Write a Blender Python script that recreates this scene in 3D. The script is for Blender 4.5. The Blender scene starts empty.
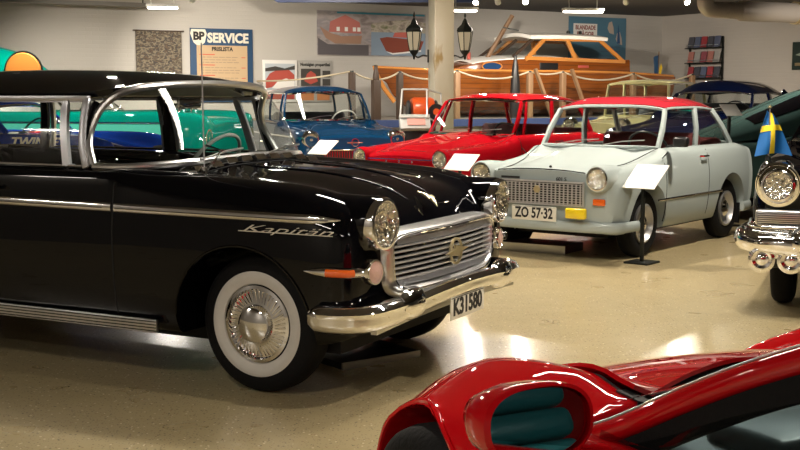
import bpy, bmesh, math, random
from mathutils import Vector, Matrix
random.seed(7)
PI = math.pi
scene = bpy.context.scene
COL = scene.collection
R = math.radians

# ------------------------------------------------------------------ materials
def nodes_of(name):
    m = bpy.data.materials.new(name); m.use_nodes = True
    nt = m.node_tree
    return m, nt, nt.nodes['Principled BSDF']
def mat(name, col, rough=.5, metal=0., coat=0., emit=None, estr=0., spec=.5, bump=None, var=None):
    m, nt, b = nodes_of(name)
    b.inputs['Base Color'].default_value = (*col, 1)
    b.inputs['Roughness'].default_value = rough
    b.inputs['Metallic'].default_value = metal
    b.inputs['Coat Weight'].default_value = coat
    b.inputs['Coat Roughness'].default_value = .02
    b.inputs['Specular IOR Level'].default_value = spec
    if emit:
        b.inputs['Emission Color'].default_value = (*emit, 1); b.inputs['Emission Strength'].default_value = estr
    tc = nt.nodes.new('ShaderNodeTexCoord')
    n = nt.nodes.new('ShaderNodeTexNoise'); n.inputs['Scale'].default_value = (bump[0] if bump else 30)
    nt.links.new(tc.outputs['Object'], n.inputs['Vector'])
    if bump:
        bp = nt.nodes.new('ShaderNodeBump'); bp.inputs['Strength'].default_value = bump[1]; bp.inputs['Distance'].default_value = bump[2] if len(bump) > 2 else .01
        nt.links.new(n.outputs['Fac'], bp.inputs['Height']); nt.links.new(bp.outputs['Normal'], b.inputs['Normal'])
    if var:
        mx = nt.nodes.new('ShaderNodeMix'); mx.data_type = 'RGBA'
        mx.inputs[6].default_value = (*col, 1); mx.inputs[7].default_value = (*var, 1)
        nt.links.new(n.outputs['Fac'], mx.inputs[0]); nt.links.new(mx.outputs[2], b.inputs['Base Color'])
    return m
def glass(name, tint=(1, 1, 1), base=.06):
    m = bpy.data.materials.new(name); m.use_nodes = True; nt = m.node_tree; nt.nodes.clear()
    out = nt.nodes.new('ShaderNodeOutputMaterial'); mix = nt.nodes.new('ShaderNodeMixShader')
    tr = nt.nodes.new('ShaderNodeBsdfTransparent'); tr.inputs[0].default_value = (*tint, 1)
    gl = nt.nodes.new('ShaderNodeBsdfGlossy'); gl.inputs['Roughness'].default_value = .01
    fr = nt.nodes.new('ShaderNodeFresnel'); gm = nt.nodes.new('ShaderNodeNewGeometry'); mr = nt.nodes.new('ShaderNodeMapRange'); mr.inputs[3].default_value = 1.5; mr.inputs[4].default_value = 1/1.5
    nt.links.new(gm.outputs['Backfacing'], mr.inputs[0]); nt.links.new(mr.outputs[0], fr.inputs[0])  # same pane from either side
    nt.links.new(fr.outputs[0], mix.inputs[0]); nt.links.new(tr.outputs[0], mix.inputs[1]); nt.links.new(gl.outputs[0], mix.inputs[2])
    nt.links.new(mix.outputs[0], out.inputs[0]); return m
def paint(name, col, rough=.3, coat=.95, spec=.0): return mat(name, col, max(.25, rough), 0, coat, spec=spec)

M = dict(
 black=paint('black_paint', (.002, .002, .003), .3, .75, 0.), chrome=mat('chrome', (.93, .93, .94), .05, 1.),
 dull_chrome=mat('brushed_metal', (.74, .73, .72), .3, 1.), alu=mat('polished_frame', (.72, .72, .76), .35, .75), steel=mat('aluminium_grille', (.42, .42, .42), .4, .8),
 rubber=mat('rubber', (.004, .004, .0045), .75, spec=.2, bump=(80, .2)), white_rubber=mat('whitewall_rubber', (.62, .6, .56), .5, var=(.55, .53, .49)),
 dark=mat('dark_gap', (.003, .003, .003), .8), trimblack=mat('black_trim', (.012, .012, .013), .35),
 glass=glass('clear_glass', (.93, .96, .95)), tglass=glass('tinted_glass', (.5, .58, .6)), lens=glass('lamp_glass', (.97, .97, .97)),
 reflector=mat('lamp_reflector', (.86, .85, .80), .16, 1., bump=(38, 1., .03)), amber=mat('amber_lens', (.75, .12, .01), .1, coat=1.),
 pinklens=mat('fluted_pink_lens', (.62, .40, .34), .2, coat=.6, bump=(80, .5)), yellow=mat('yellow_lens', (.85, .62, .02), .15, coat=1.), redlens=mat('red_lens', (.5, .01, .01), .1, coat=1.),
 redp=paint('red_paint', (.36, .004, .010)), dred=paint('roof_red_paint', (.42, .022, .035), .3),
 white=mat('white_card', (.85, .84, .8), .5), grey=paint('pale_grey_paint', (.36, .41, .405), .35, .6),
 seat=mat('seat_fabric', (.06, .06, .065), .7, bump=(60, .3)), redseat=mat('red_seat', (.10, .012, .012), .6), tealseat=mat('teal_leather', (.03, .24, .26), .35, bump=(20, .2)),
 liner=mat('headliner', (.30, .33, .30), .8), gold=mat('gilt_metal', (.80, .70, .45), .35, 1.), script=mat('silver_script', (.78, .74, .64), .45, .6),
 plate=mat('plate_white', (.72, .7, .62), .4), ink=mat('black_ink', (.01, .01, .01), .6),
 bluep=paint('petrol_blue_paint', (.003, .030, .078)), royal=paint('royal_blue_paint', (.008, .05, .38), .15), navy=paint('navy_paint', (.003, .007, .035), .1),
 green=paint('dark_green_paint', (.032, .062, .058), .4, .5), cream=paint('cream_paint', (.70, .64, .34), .25), turq=paint('turquoise_paint', (.0, .19, .15), .2), mint=paint('light_turquoise_paint', (.08, .46, .37), .2),
 orange=mat('orange_cover', (.45, .17, .03), .5), orangem=mat('orange_metal', (.75, .1, .02), .3), iron=mat('black_iron', (.012, .014, .012), .45, .4),
 wood=mat('brown_post_wood', (.05, .03, .02), .5, bump=(20, .3)), palewood=mat('pale_wood', (.20, .115, .06), .5), rope=mat('rope', (.42, .36, .26), .9, bump=(90, .6)),
 fixture=mat('white_fixture', (.7, .7, .68), .4), whitepaint=paint('white_paint', (.62, .62, .6), .3), dashp=mat('dash_vinyl', (.10, .13, .13), .35),
)

# ------------------------------------------------------------------ mesh helpers
def pchip(xs, ys, x):
    n = len(xs)
    if x <= xs[0]: return ys[0]
    if x >= xs[-1]: return ys[-1]
    h = [xs[i+1]-xs[i] for i in range(n-1)]; d = [(ys[i+1]-ys[i])/h[i] for i in range(n-1)]
    i = 0
    while x > xs[i+1]: i += 1
    def m(j):
        if j == 0: return d[0]
        if j == n-1: return d[-1]
        if d[j-1]*d[j] <= 0: return 0.
        w1 = 2*h[j]+h[j-1]; w2 = h[j]+2*h[j-1]
        return (w1+w2)/(w1/d[j-1]+w2/d[j])
    t = (x-xs[i])/h[i]; a, b = m(i), m(i+1)
    return ((1+2*t)*(1-t)**2*ys[i]+t*(1-t)**2*h[i]*a+t*t*(3-2*t)*ys[i+1]+t*t*(t-1)*h[i]*b)
def smooth_line(pts, n):
    L = [0]
    for i in range(1, len(pts)): L.append(L[-1]+max(1e-5, (Vector(pts[i])-Vector(pts[i-1])).length))
    return [Vector([pchip(L, [p[c] for p in pts], L[-1]*k/n) for c in range(3)]) for k in range(n+1)]

class MB:
    def __init__(s): s.v = []; s.f = []
    def add(s, vs, fs):
        o = len(s.v); s.v += [tuple(v) for v in vs]; s.f += [tuple(i+o for i in f) for f in fs]; return s
    def box(s, c, d, rot=None, bev=0):
        hx, hy, hz = d[0]/2, d[1]/2, d[2]/2
        vs = []
        if bev:
            b = min(bev, hx, hy, hz)*.999
            bm = bmesh.new(); bmesh.ops.create_cube(bm, size=1)
            for v in bm.verts: v.co = Vector((v.co.x*d[0], v.co.y*d[1], v.co.z*d[2]))
            bmesh.ops.bevel(bm, geom=bm.edges[:], offset=b, segments=3, profile=.5, affect='EDGES')
            vs = [v.co.copy() for v in bm.verts]; fs = [[v.index for v in f.verts] for f in bm.faces]; bm.free()
        else:
            vs = [Vector((x*hx, y*hy, z*hz)) for x in (-1, 1) for y in (-1, 1) for z in (-1, 1)]
            fs = [(0, 1, 3, 2), (4, 6, 7, 5), (0, 4, 5, 1), (2, 3, 7, 6), (0, 2, 6, 4), (1, 5, 7, 3)]
        if rot is not None: vs = [rot @ v for v in vs]
        return s.add([v+Vector(c) for v in vs], fs)
    def grid(s, rows, closeu=False, closev=False, flip=False):
        nu, nv = len(rows), len(rows[0]); fs = []
        for i in range(nu if closeu else nu-1):
            for j in range(nv if closev else nv-1):
                a, b = i*nv+j, i*nv+(j+1) % nv; c, d = ((i+1) % nu)*nv+(j+1) % nv, ((i+1) % nu)*nv+j
                fs.append((a, d, c, b) if flip else (a, b, c, d))
        return s.add([p for r in rows for p in r], fs)
    def lathe(s, prof, c=(0, 0, 0), axis='z', n=40, squash=None):
        rows = []
        for k in range(n):
            a = 2*PI*k/n; r_ = []
            for (r, h) in prof:
                if axis == 'z': p = (r*math.cos(a), r*math.sin(a), h)
                elif axis == 'y': p = (r*math.cos(a), h, r*math.sin(a))
                else: p = (h, r*math.cos(a), r*math.sin(a))
                r_.append((p[0]+c[0], p[1]+c[1], p[2]+c[2]))
            rows.append(r_)
        return s.grid(rows, closeu=True)
    def tube(s, pts, r, n=8, close=False, radii=None, cap=True):
        pts = [Vector(p) for p in pts]; rows = []; N = len(pts); ref = None
        for i, p in enumerate(pts):
            t = (pts[(i+1) % N]-pts[i-1]) if close else (pts[min(i+1, N-1)]-pts[max(i-1, 0)])
            t.normalize()
            if ref is None: ref = Vector((0, 0, 1)) if abs(t.z) < .9 else Vector((1, 0, 0))
            u = (ref-t*ref.dot(t)).normalized(); w = t.cross(u); ref = u
            rr = radii[i] if radii else r
            rows.append([p+(u*math.cos(2*PI*k/n)+w*math.sin(2*PI*k/n))*rr for k in range(n)])
        o = len(s.v); s.grid(rows, closeu=close, closev=True)
        if not close and cap: s.f += [tuple(o+k for k in range(n)), tuple(o+(N-1)*n+k for k in reversed(range(n)))]
        return s
    def sweep(s, pts, w, h, up=(0, 0, 1), taper=None, rnd=False):
        """rectangular bar: h along up, w across"""
        pts = [Vector(p) for p in pts]; N = len(pts); up = Vector(up); rows = []
        for i, p in enumerate(pts):
            t = (pts[min(i+1, N-1)]-pts[max(i-1, 0)]).normalized()
            u = (up-t*up.dot(t)).normalized(); q = t.cross(u); k = taper[i] if taper else 1
            if rnd: prof = [(math.cos(a)*w/2, math.sin(a)*h/2) for a in [2*PI*j/12 for j in range(12)]]
            else: prof = [(w/2, h/2), (-w/2, h/2), (-w/2, -h/2), (w/2, -h/2)]
            rows.append([p+q*a*k+u*b*k for a, b in prof])
        n = len(rows[0]); o = len(s.v); s.grid(rows, closev=True)
        s.f += [tuple(o+k for k in range(n)), tuple(o+(N-1)*n+k for k in reversed(range(n)))]
        return s
    def build(s, name, m, parent=None, ang=35, bevel=0, solid=0, recalc=True):
        me = bpy.data.meshes.new(name); me.from_pydata(s.v, [], s.f); me.update()
        bm = bmesh.new(); bm.from_mesh(me)
        bmesh.ops.remove_doubles(bm, verts=bm.verts[:], dist=1e-5)
        if recalc: bmesh.ops.recalc_face_normals(bm, faces=bm.faces[:])
        bm.to_mesh(me); bm.free()
        o = bpy.data.objects.new(name, me); COL.objects.link(o); o.parent = parent
        if solid:
            md = o.modifiers.new('s', 'SOLIDIFY'); md.thickness = solid; md.offset = 0
        if bevel:
            md = o.modifiers.new('b', 'BEVEL'); md.width = bevel; md.segments = 2
        if o.modifiers: bake(o)
        o.data.materials.clear(); o.data.materials.append(m)
        shade(o, ang); return o
def shade(o, ang=35):
    me = o.data
    me.polygons.foreach_set('use_smooth', [True]*len(me.polygons)); me.set_sharp_from_angle(angle=R(ang))
def bake(o):
    bpy.context.view_layer.update()
    dg = bpy.context.evaluated_depsgraph_get(); me = bpy.data.meshes.new_from_object(o.evaluated_get(dg)); o.modifiers.clear(); o.data = me
def cut(o, tools, m2=None):
    for t in tools:
        md = o.modifiers.new('c', 'BOOLEAN'); md.operation = 'DIFFERENCE'; md.object = t; md.solver = 'EXACT'
    bake(o)
    for t in tools: bpy.data.objects.remove(t, do_unlink=True)
def tag(o, label=None, cat=None, group=None, kind=None):
    if label: o['label'] = label
    if cat: o['category'] = cat
    if group: o['group'] = group
    if kind: o['kind'] = kind
    return o
def thing(name, label, cat, loc=(0, 0, 0), rz=0, group=None):
    o = bpy.data.objects.new(name, None); COL.objects.link(o); o.location = loc; o.rotation_euler = (0, 0, rz)
    o.empty_display_size = .2
    return tag(o, label, cat, group)
def copy_tree(o, parent=None):
    c = o.copy(); COL.objects.link(c); c.parent = parent
    for ch in list(o.children): copy_tree(ch, c)
    return c
def text(name, s, m, parent, loc, rot, size, width=None, ext=.002, shear=0, bold=0, ax='CENTER', sx=None):
    c = bpy.data.curves.new(name, 'FONT'); c.body = s; c.size = size; c.extrude = ext; c.shear = shear; c.offset = bold; c.align_x = ax; c.align_y = 'CENTER'; c.resolution_u = 3
    o = bpy.data.objects.new(name, c); COL.objects.link(o); bpy.context.view_layer.update()
    dg = bpy.context.evaluated_depsgraph_get(); me = bpy.data.meshes.new_from_object(o.evaluated_get(dg)); bpy.data.objects.remove(o)
    if width:
        xs = [v.co.x for v in me.vertices]; k = width/(max(xs)-min(xs))
        for v in me.vertices: v.co.x *= k
    o = bpy.data.objects.new(name, me); COL.objects.link(o); me.materials.clear(); me.materials.append(m)
    o.parent = parent; o.location = loc; o.rotation_euler = rot; return o
FACEX = (PI/2, 0, PI/2)      # text readable from +x
FACEXN = (PI/2, 0, -PI/2)
FACEY = (PI/2, 0, PI)        # readable from +y
FACEYN = (PI/2, 0, 0)        # readable from -y

# ------------------------------------------------------------------ car builder
def sec(zc, zcr, cy, W, zb, dip=.02, mid=None, sh=.03, zw=None):
    zw = zw if zw is not None else zb+(zcr-zb)*.55
    return [(0, zc), (.35*cy, zc-.004), (.72*cy, min(zc, zcr)-dip), (.88*cy, zcr-.012), (cy, zcr), (cy+(W-cy)*.62, zcr-sh), (W-.015, zcr-(zcr-zb)*.2),
            (W, zw), (W-.008, zb+(zcr-zb)*.3), (W-.035, zb+.06), (W-.08, zb), (0, zb)]
def csec(zbelt, cy, W, zb, fl=.38, sh=.03, zw=None):
    zw = zw if zw is not None else zb+(zbelt-zb)*.55
    return [(0, fl), (.5*cy, fl), (cy-.07, fl+.05), (cy-.045, zbelt-.02), (cy, zbelt), (cy+(W-cy)*.62, zbelt-sh), (W-.015, zbelt-(zbelt-zb)*.2),
            (W, zw), (W-.008, zb+(zbelt-zb)*.3), (W-.035, zb+.06), (W-.08, zb), (0, zb)]
class Body:
    def __init__(s, keys): s.k = sorted(keys, key=lambda k: k[0]); s.xs = [k[0] for k in s.k]
    def half(s, x, m=4):
        K = len(s.k[0][1]); P = [(pchip(s.xs, [k[1][j][0] for k in s.k], x), pchip(s.xs, [k[1][j][1] for k in s.k], x)) for j in range(K)]
        js = list(range(K)); out = []
        for j in range(K-1):
            for q in range(m if j not in (K-2,) else 1):
                u = j+q/m; out.append((pchip(js, [p[0] for p in P], u), pchip(js, [p[1] for p in P], u)))
        out.append(P[-1]); return out
    def side(s, x, z):
        h = s.half(x); i0 = len(h)//3
        for i in range(i0, len(h)-1):
            if (h[i][1]-z)*(h[i+1][1]-z) <= 0 and h[i][1] != h[i+1][1]:
                t = (z-h[i][1])/(h[i+1][1]-h[i][1]); return h[i][0]+t*(h[i+1][0]-h[i][0])
        return max(p[0] for p in h)
    def top(s, x, y):
        h = s.half(x); y = abs(y)
        for i in range(len(h)-1):
            if h[i][0] <= y <= h[i+1][0] and h[i+1][0] > h[i][0]:
                t = (y-h[i][0])/(h[i+1][0]-h[i][0]); return h[i][1]+t*(h[i+1][1]-h[i][1])
        return h[0][1]
    def rows(s, step):
        xs = []
        for a, b in zip(s.xs, s.xs[1:]):
            n = max(1, round((b-a)/step)); xs += [a+(b-a)*i/n for i in range(n)]
        xs.append(s.xs[-1]); rows = []
        for x in xs:
            h = s.half(x); rows.append([(x, y, z) for y, z in h]+[(x, -y, z) for y, z in reversed(h[1:-1])])
        return rows
    def build(s, m, parent, wheels, rarch, step=.08, inner=.45, ang=38, name='body'):
        rows = s.rows(step); b = MB(); b.grid(rows, closev=True); n = len(rows[0]); N = len(rows)
        b.f += [tuple(range(n)), tuple((N-1)*n+k for k in range(n))]
        o = b.build(name, m, parent, ang)
        tools = []
        for (x, z) in wheels:
            for sg in (1, -1):
                c = MB(); r = rarch if not isinstance(rarch, (list, tuple)) else rarch[wheels.index((x, z))]
                c.lathe([(0, inner), (r, inner), (r, 1.3), (0, 1.3)], (0, 0, 0), 'y', 48)
                t = c.build('tool', m); t.scale = (1, sg, 1)
                for v in t.data.vertices: v.co.y *= sg
                t.scale = (1, 1, 1)
                bm = bmesh.new(); bm.from_mesh(t.data); bmesh.ops.recalc_face_normals(bm, faces=bm.faces[:]); bm.to_mesh(t.data); bm.free()
                t.location = (x, 0, z)
                if parent: t.parent = parent
                tools.append(t)
        if tools: cut(o, tools)
        o.data.materials.clear(); o.data.materials.append(m)
        for p in o.data.polygons: p.material_index = 0
        shade(o, ang); return o
def arch_trim(B, parent, x0, z0, r, m, s, w=.012, a0=-8, a1=188, name='arch_trim', out=.004):
    pts = []
    for k in range(25):
        a = R(a0+(a1-a0)*k/24); x = x0+r*math.cos(a); z = z0+r*math.sin(a)
        pts.append((x, s*(B.side(x, z)+out), z))
    return MB().tube(pts, w, 6).build(name, m, parent)
def side_strip(B, parent, name, m, xs, zf, s, h, w, n=24, taper=0):
    pts = []; tp = []
    for k in range(n+1):
        x = xs[0]+(xs[1]-xs[0])*k/n; z = zf(x); pts.append((x, s*(B.side(x, z)+.001), z)); tp.append(1)
    if taper:
        for i in range(taper): tp[-1-i] = (i+.35)/taper
    return MB().sweep(pts, w, h, taper=tp, rnd=True).build(name, m, parent)
def vline(B, parent, name, m, x, z0, z1, s, w=.007, slope=0):
    pts = [(x+slope*(z-z0), s*(B.side(x, z)-.001), z) for z in [z0+(z1-z0)*k/12 for k in range(13)]]
    return MB().sweep(pts, .006, w, up=(1, 0, 0)).build(name, m, parent)
def wheel(parent, x, s, yc, r, w, style, rim_r, steer=0):
    """s: +1 left, -1 right; outer face at yc+w/2"""
    o = s
    prof = [(rim_r-.01, w*.30), (rim_r+.012, w*.42), (rim_r+(r-rim_r)*.45, w*.5), (r-.03, w*.46), (r-.008, w*.36), (r, w*.2), (r, -w*.2), (r-.008, -w*.36), (r-.04, -w*.48), (rim_r, -w*.4), (rim_r-.01, w*.30)]
    t = MB().lathe([(a, b*o) for a, b in prof], n=56, axis='y').build('wheel', M['rubber'], parent, 50)
    t.location = (x, s*yc, r); t.rotation_euler = (0, 0, steer)
    if 'w' in style:
        a = rim_r+.012; b = rim_r+(r-rim_r)*.78
        MB().lathe([(a, w*.425*o), (a+.01, w*.455*o), ((a+b)/2, w*.512*o), (b-.01, w*.505*o), (b, w*.46*o)], n=56, axis='y').build('whitewall', M['white_rubber'], t)
    m = M['chrome'] if 'c' in style else M['steel']
    if 'p' in style: m = M['whitepaint']
    if 'k' in style:   # fluted full disc
        h = w*.30
        MB().lathe([(rim_r, h*o), (rim_r+.004, (h+.03)*o), (rim_r-.012, (h+.034)*o), (rim_r-.02, (h+.016)*o), (rim_r*.52, (h+.03)*o), (rim_r*.5, (h+.042)*o),
                    (rim_r*.46, (h+.062)*o), (rim_r*.3, (h+.075)*o), (0, (h+.08)*o)], n=56, axis='y').build('hubcap', M['chrome'], t)
        b = MB(); nf = 44
        for k in range(nf):
            a = 2*PI*k/nf
            p0 = Vector((math.cos(a)*rim_r*.58, (h+.026)*o, math.sin(a)*rim_r*.58)); p1 = Vector((math.cos(a+.1)*(rim_r-.022), (h+.02)*o, math.sin(a+.1)*(rim_r-.022)))
            b.tube([p0, p1], .0042, 6)
        tag(b.build('hubcap_fluting', M['chrome'], t), kind='stuff')
    else:
        h = w*.2
        MB().lathe([(rim_r, (h+.02)*o), (rim_r+.004, (h+.045)*o), (rim_r-.012, (h+.05)*o), (rim_r-.03, (h+.01)*o), (rim_r*.7, (h-.005)*o), (rim_r*.55, (h+.015)*o), (rim_r*.5, h*o), (0, h*o)], n=40, axis='y').build('rim', m, t)
        MB().lathe([(rim_r*.5, (h+.005)*o), (rim_r*.47, (h+.03)*o), (rim_r*.25, (h+.05)*o), (0, (h+.055)*o)], n=32, axis='y').build('hubcap', M['chrome'], t)
    return t
def headlight(parent, c, r, ringw=.02, depth=.05, yaw=0, name='headlight', ringm=None, shell=None, pitch=0):
    ringm = ringm or M['chrome']
    o = MB().lathe([(r+ringw, -depth), (r+ringw, 0), (r+ringw*.7, .012), (r, .014), (r-.004, .0), (r-.004, -.01), (0, -.012)], axis='x', n=40).build(name, ringm, parent)
    o.location = c; o.rotation_euler = (0, pitch, yaw)
    MB().lathe([(0, -.011), (r*.3, -.008), (r*.75, -.0), (r-.005, .006)], axis='x', n=32).build('reflector', M['reflector'], o)
    lens = MB().lathe([(r, .008), (r*.8, .018), (r*.45, .026), (0, .03)], axis='x', n=32).build('lens', M['lens'], o)
    MB().lathe([(0, .0), (.02, .0), (.018, .012), (0, .016)], axis='x', n=16).build('bulb', M['reflector'], o)
    return o
def patch(bot, top, n=16, nv=8, bulge=0, bdir=(1, 0, 0)):
    A = smooth_line(bot, n); B = smooth_line(top, n); rows = []
    for j in range(nv+1):
        t = j/nv; rows.append([a.lerp(b, t)+Vector(bdir)*bulge*4*t*(1-t) for a, b in zip(A, B)])
    return rows
def roof(parent, m, fx, fc, rx, rc, prof, ye, crown_p=2.4, th=.025, name='roof', n=20, nv=24):
    """fx centre front x, fc corner front x, rx centre rear x, rc corner rear x; prof: [(u,zc,zedge)], ye:[(u,y)]"""
    us = [p[0] for p in prof]; rows = []
    for i in range(n+1):
        u = i/n; zc = pchip(us, [p[1] for p in prof], u); ze = pchip(us, [p[2] for p in prof], u); y = pchip([a[0] for a in ye], [a[1] for a in ye], u); row = []
        for j in range(nv+1):
            v = -1+2*j/nv; vv = abs(v)**2
            x = (fx+(fc-fx)*vv)*(1-u)+(rx+(rc-rx)*vv)*u
            row.append((x, v*y, ze+(zc-ze)*(1-abs(v)**crown_p)))
        rows.append(row)
    b = MB(); b.grid(rows)
    o = b.build(name, m, parent, 40, solid=th); return rows, o
def bench(parent, m, x, z, w, back=.5, name='seat', d=.5, rake=.22):
    o = MB().box((x+d/2, 0, z), (d, w, .16), bev=.06).build(name, m, parent)
    MB().box((x-.02, 0, z+back/2-.02), (.13, w, back-.06), Matrix.Rotation(-rake, 3, 'Y'), bev=.05).build('seat_back', m, o)
    return o
def steering(parent, c, r, m=None, tilt=55):
    m = m or M['trimblack']; b = MB(); q = Matrix.Rotation(R(-tilt), 3, 'Y')
    ring = [Vector(c)+q @ Vector((math.cos(a)*r, math.sin(a)*r, 0)) for a in [2*PI*k/36 for k in range(36)]]
    b.tube(ring, .011, 8, close=True)
    o = b.build('steering_wheel', m, parent)
    b = MB(); a = Vector(c)+q @ Vector((0, r, 0)); d = Vector(c)+q @ Vector((0, -r, 0)); b.tube([a, Vector(c)-q @ Vector((0, 0, .02)), d], .008, 6)
    b.tube([Vector(c), Vector(c)+q @ Vector((0, 0, -.4))], .022, 8)
    b.build('steering_column', m, o); return o
def wipers(parent, B0, m=None):
    for (p, q) in B0:
        o = MB().tube([p, tuple(Vector(p).lerp(Vector(q), .5)+Vector((.02, 0, .012))), q], .005, 6).build('wiper', m or M['dull_chrome'], parent)
def body_plate(parent, c, w, h, s, yaw=0, face=1, ts=None, tint=None):
    """plate facing +x (face=1)"""
    o = MB().box((0, 0, 0), (.006, w, h), bev=.002).build('license_plate', M['plate'], parent); o.location = c; o.rotation_euler = (0, 0, yaw)
    text('plate_text', s, M['ink'], o, (.004*face, 0, 0), FACEX if face > 0 else FACEXN, h*1.0, w*.86, .001, bold=.0035)
    MB().sweep([(.004*face, -w/2+.005, h/2-.005), (.004*face, w/2-.005, h/2-.005)], .001, .003).build('plate_border', M['ink'], o)
    return o

def simple_car(name, label, loc, rz, d, cat='car'):
    """d: spec of a saloon; local x forward from the front axle"""
    t = thing(name, label, cat, (loc[0], loc[1], 0), rz)
    p = M[d['paint']]; rp = M[d.get('roofp', d['paint'])]
    F, Rr, W, cy, zb = d['front'], d['rear'], d['W'], d['cy'], d.get('zb', .24); WB = d['wb']
    zh, zn, zf, zB, zt = d['zcowl'], d['znose'], d['zfender'], d['zbelt'], d['ztail']
    xb, xr = d['xb'], d['xrb']          # windscreen base corner, backlight base corner
    nose = d.get('nose', .1)
    keys = [(F, sec(zn-nose*.55, zf-nose*.9, cy-.03, W-.10, zb+.08)), (F-.04, sec(zn-nose*.2, zf-nose*.4, cy, W-.05, zb+.03)), (F-.16, sec(zn, zf-.02, cy, W-.02, zb)),
            (F*.3, sec(zn*.6+zh*.4, zf, cy, W, zb)), (xb+.12, sec(zh, zf*.4+zB*.6, cy, W, zb)), (xb+.03, sec(zh+.01, zB, cy, W, zb)), (xb+.0, csec(zB, cy, W, zb)),
            ((xb+xr)/2, csec(zB, cy, W, zb)), (xr+.02, csec(zB, cy, W-.005, zb)), (xr-.01, sec(zt+.01, zB, cy, W-.005, zb)), (xr-.15, sec(zt, zB-.02, cy, W-.01, zb)),
            ((xr+Rr)/2-.1, sec(zt-.02, zt, cy, W-.015, zb)), (Rr+.12, sec(zt-.05, d.get('zfin', zt-.03), cy, W-.04, zb+.03)), (Rr, sec(zt-.16, zt-.12, cy-.03, W-.10, zb+.08))]
    B = Body(keys); ra = d['rarch']; rw = d['rw']
    B.build(p, t, [(0, rw+.01), (-WB, rw+.01)], ra, .1, inner=W-.3)
    for x in (0, -WB):
        for s in (1, -1):
            wheel(t, x+(d.get('wdx', 0) if x == 0 else 0), s, W-.13-d.get('win', 0), rw, .15, d.get('wheel', 's'), rw*.58)
    # greenhouse
    opn = d.get('open')
    yt, zt_, zr = d['yt'], d['zrail'], d['zroof']; xt, xrt = d['xt'], d['xrt']; yb = cy-.02
    bf = d.get('bowf', .10); br = d.get('bowr', .08)
    rows, ro = roof(t, rp, xt+bf*.6, xt, xrt-br*.6, xrt, [(0, zt_+.035, zt_), (.12, zr-.01, zt_+.012), (.5, zr, zt_+.015), (.88, zr-.015, zt_+.0), (1, zt_+.03, zt_-.01)], [(0, yt-.02), (.5, yt+.01), (1, yt-.03)], d.get('crown', 2.6))
    gm_ = M[d.get('gutter', 'chrome')]
    if not opn:
        for q in (0, -1): MB().tube([Vector(r[q])-Vector((0, 0, .006)) for r in rows], .012, 6).build('roof_gutter', gm_, t)
    top = [tuple(Vector(r)-Vector((0, 0, .012))) for r in rows[0]]; btm = [(xb+bf*(1-abs(v)**2)*1.3, v*yb, zB+.005) for v in [-1+2*k/12 for k in range(13)]]
    MB().grid(patch(btm, top, bulge=.02)).build('windscreen', M['glass'], t, 60)
    if opn: bpy.data.objects.remove(ro, do_unlink=True)
    rt = [tuple(Vector(r)-Vector((0, 0, .012))) for r in rows[-1]]; rb = [(xr-br*(1-abs(v)**2)*1.3, v*yb, zB+.005) for v in [-1+2*k/12 for k in range(13)]]
    opn or MB().grid(patch(rb, rt, bulge=-.02)).build('rear_window', M['glass'], t, 60)
    cm = M[d.get('frame', 'chrome')]
    MB().tube(btm+top[::-1]+[btm[0]], .016, 6).build('windscreen_frame', cm, t)
    opn or MB().tube(rb+rt[::-1]+[rb[0]], .011, 6).build('rear_window_frame', cm, t)
    pl = [(xb, xt, .055)]+[(a, b, c) for a, b, c in d['pillars']]+[(xr, xrt, d.get('cw', .07))]
    for s in (1, -1):
        bots = []
        for (a, b, w) in ([] if opn else pl):
            u = min(1, max(0, (b-xt)/(xrt-xt))); k = round(u*20); tp = Vector(rows[k][-1 if s > 0 else 0])-Vector((0, 0, .01))
            tp.x = b; bo = Vector((a, s*yb, zB-.01)); mid = bo.lerp(tp, .5)+Vector((0, s*.015, 0))
            MB().sweep([bo, mid, tp], w, .03, up=(0, 1, 0)).build('pillar', rp if d.get('rpil') else p, t, bevel=.006)
            bots.append((bo, tp))
        for (b0, t0), (b1, t1) in zip(bots, bots[1:]):
            MB().grid(patch([tuple(b0), tuple(b1)], [tuple(t0), tuple(t1)], 4, 4, .012, (0, s, 0))).build('side_window', M['glass'], t)
        if d.get('trimz'):
            side_strip(B, t, 'side_trim', M['chrome'], (d.get('trim0', Rr+.3), d.get('trim1', F-.3)), lambda x: d['trimz'], s, .022, .012)
        for x in d['doors']: vline(B, t, 'door_gap', M['dark'], x, zb+.06, zB-.03, s)
        for x in d.get('handles', []):
            MB().tube([(x, s*(B.side(x, zB-.1)), zB-.09), (x-.01, s*(B.side(x, zB-.1)+.03), zB-.09), (x-.12, s*(B.side(x, zB-.1)+.03), zB-.09), (x-.13, s*(B.side(x, zB-.1)), zB-.09)], .009, 6).build('door_handle', M['chrome'], t)
        headlight(t, (d['hlx'], s*d['hly'], d['hlz']), d.get('hlr', .085), depth=.10)
        MB().box((Rr+.02, s*(W-.17), zt-.25), (.05, .1, .16), bev=.02).build('tail_light', M['redlens'], t)
    for (x, nm) in ((F+.04, 'front_bumper'), (Rr-.04, 'rear_bumper')):
        sg = 1 if x > 0 else -1; pts = smooth_line([(x-sg*.38, -W-.01, d['zbump']), (x-sg*.1, -W+.03, d['zbump']), (x, -W*.55, d['zbump']), (x+sg*.02, 0, d['zbump']), (x, W*.55, d['zbump']), (x-sg*.1, W-.03, d['zbump']), (x-sg*.38, W+.01, d['zbump'])], 24)
        MB().sweep(pts, .04, d.get('hbump', .11), rnd=True).build(nm, M[d.get('bumpm', 'chrome')], t)
    st = M[d.get('seat', 'seat')]
    bench(t, st, xb-.98, .40, 2*cy-.2, zB-.24); bench(t, st, max(xr+.12, xb-1.85), .40, 2*cy-.2, zB-.30)
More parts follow.
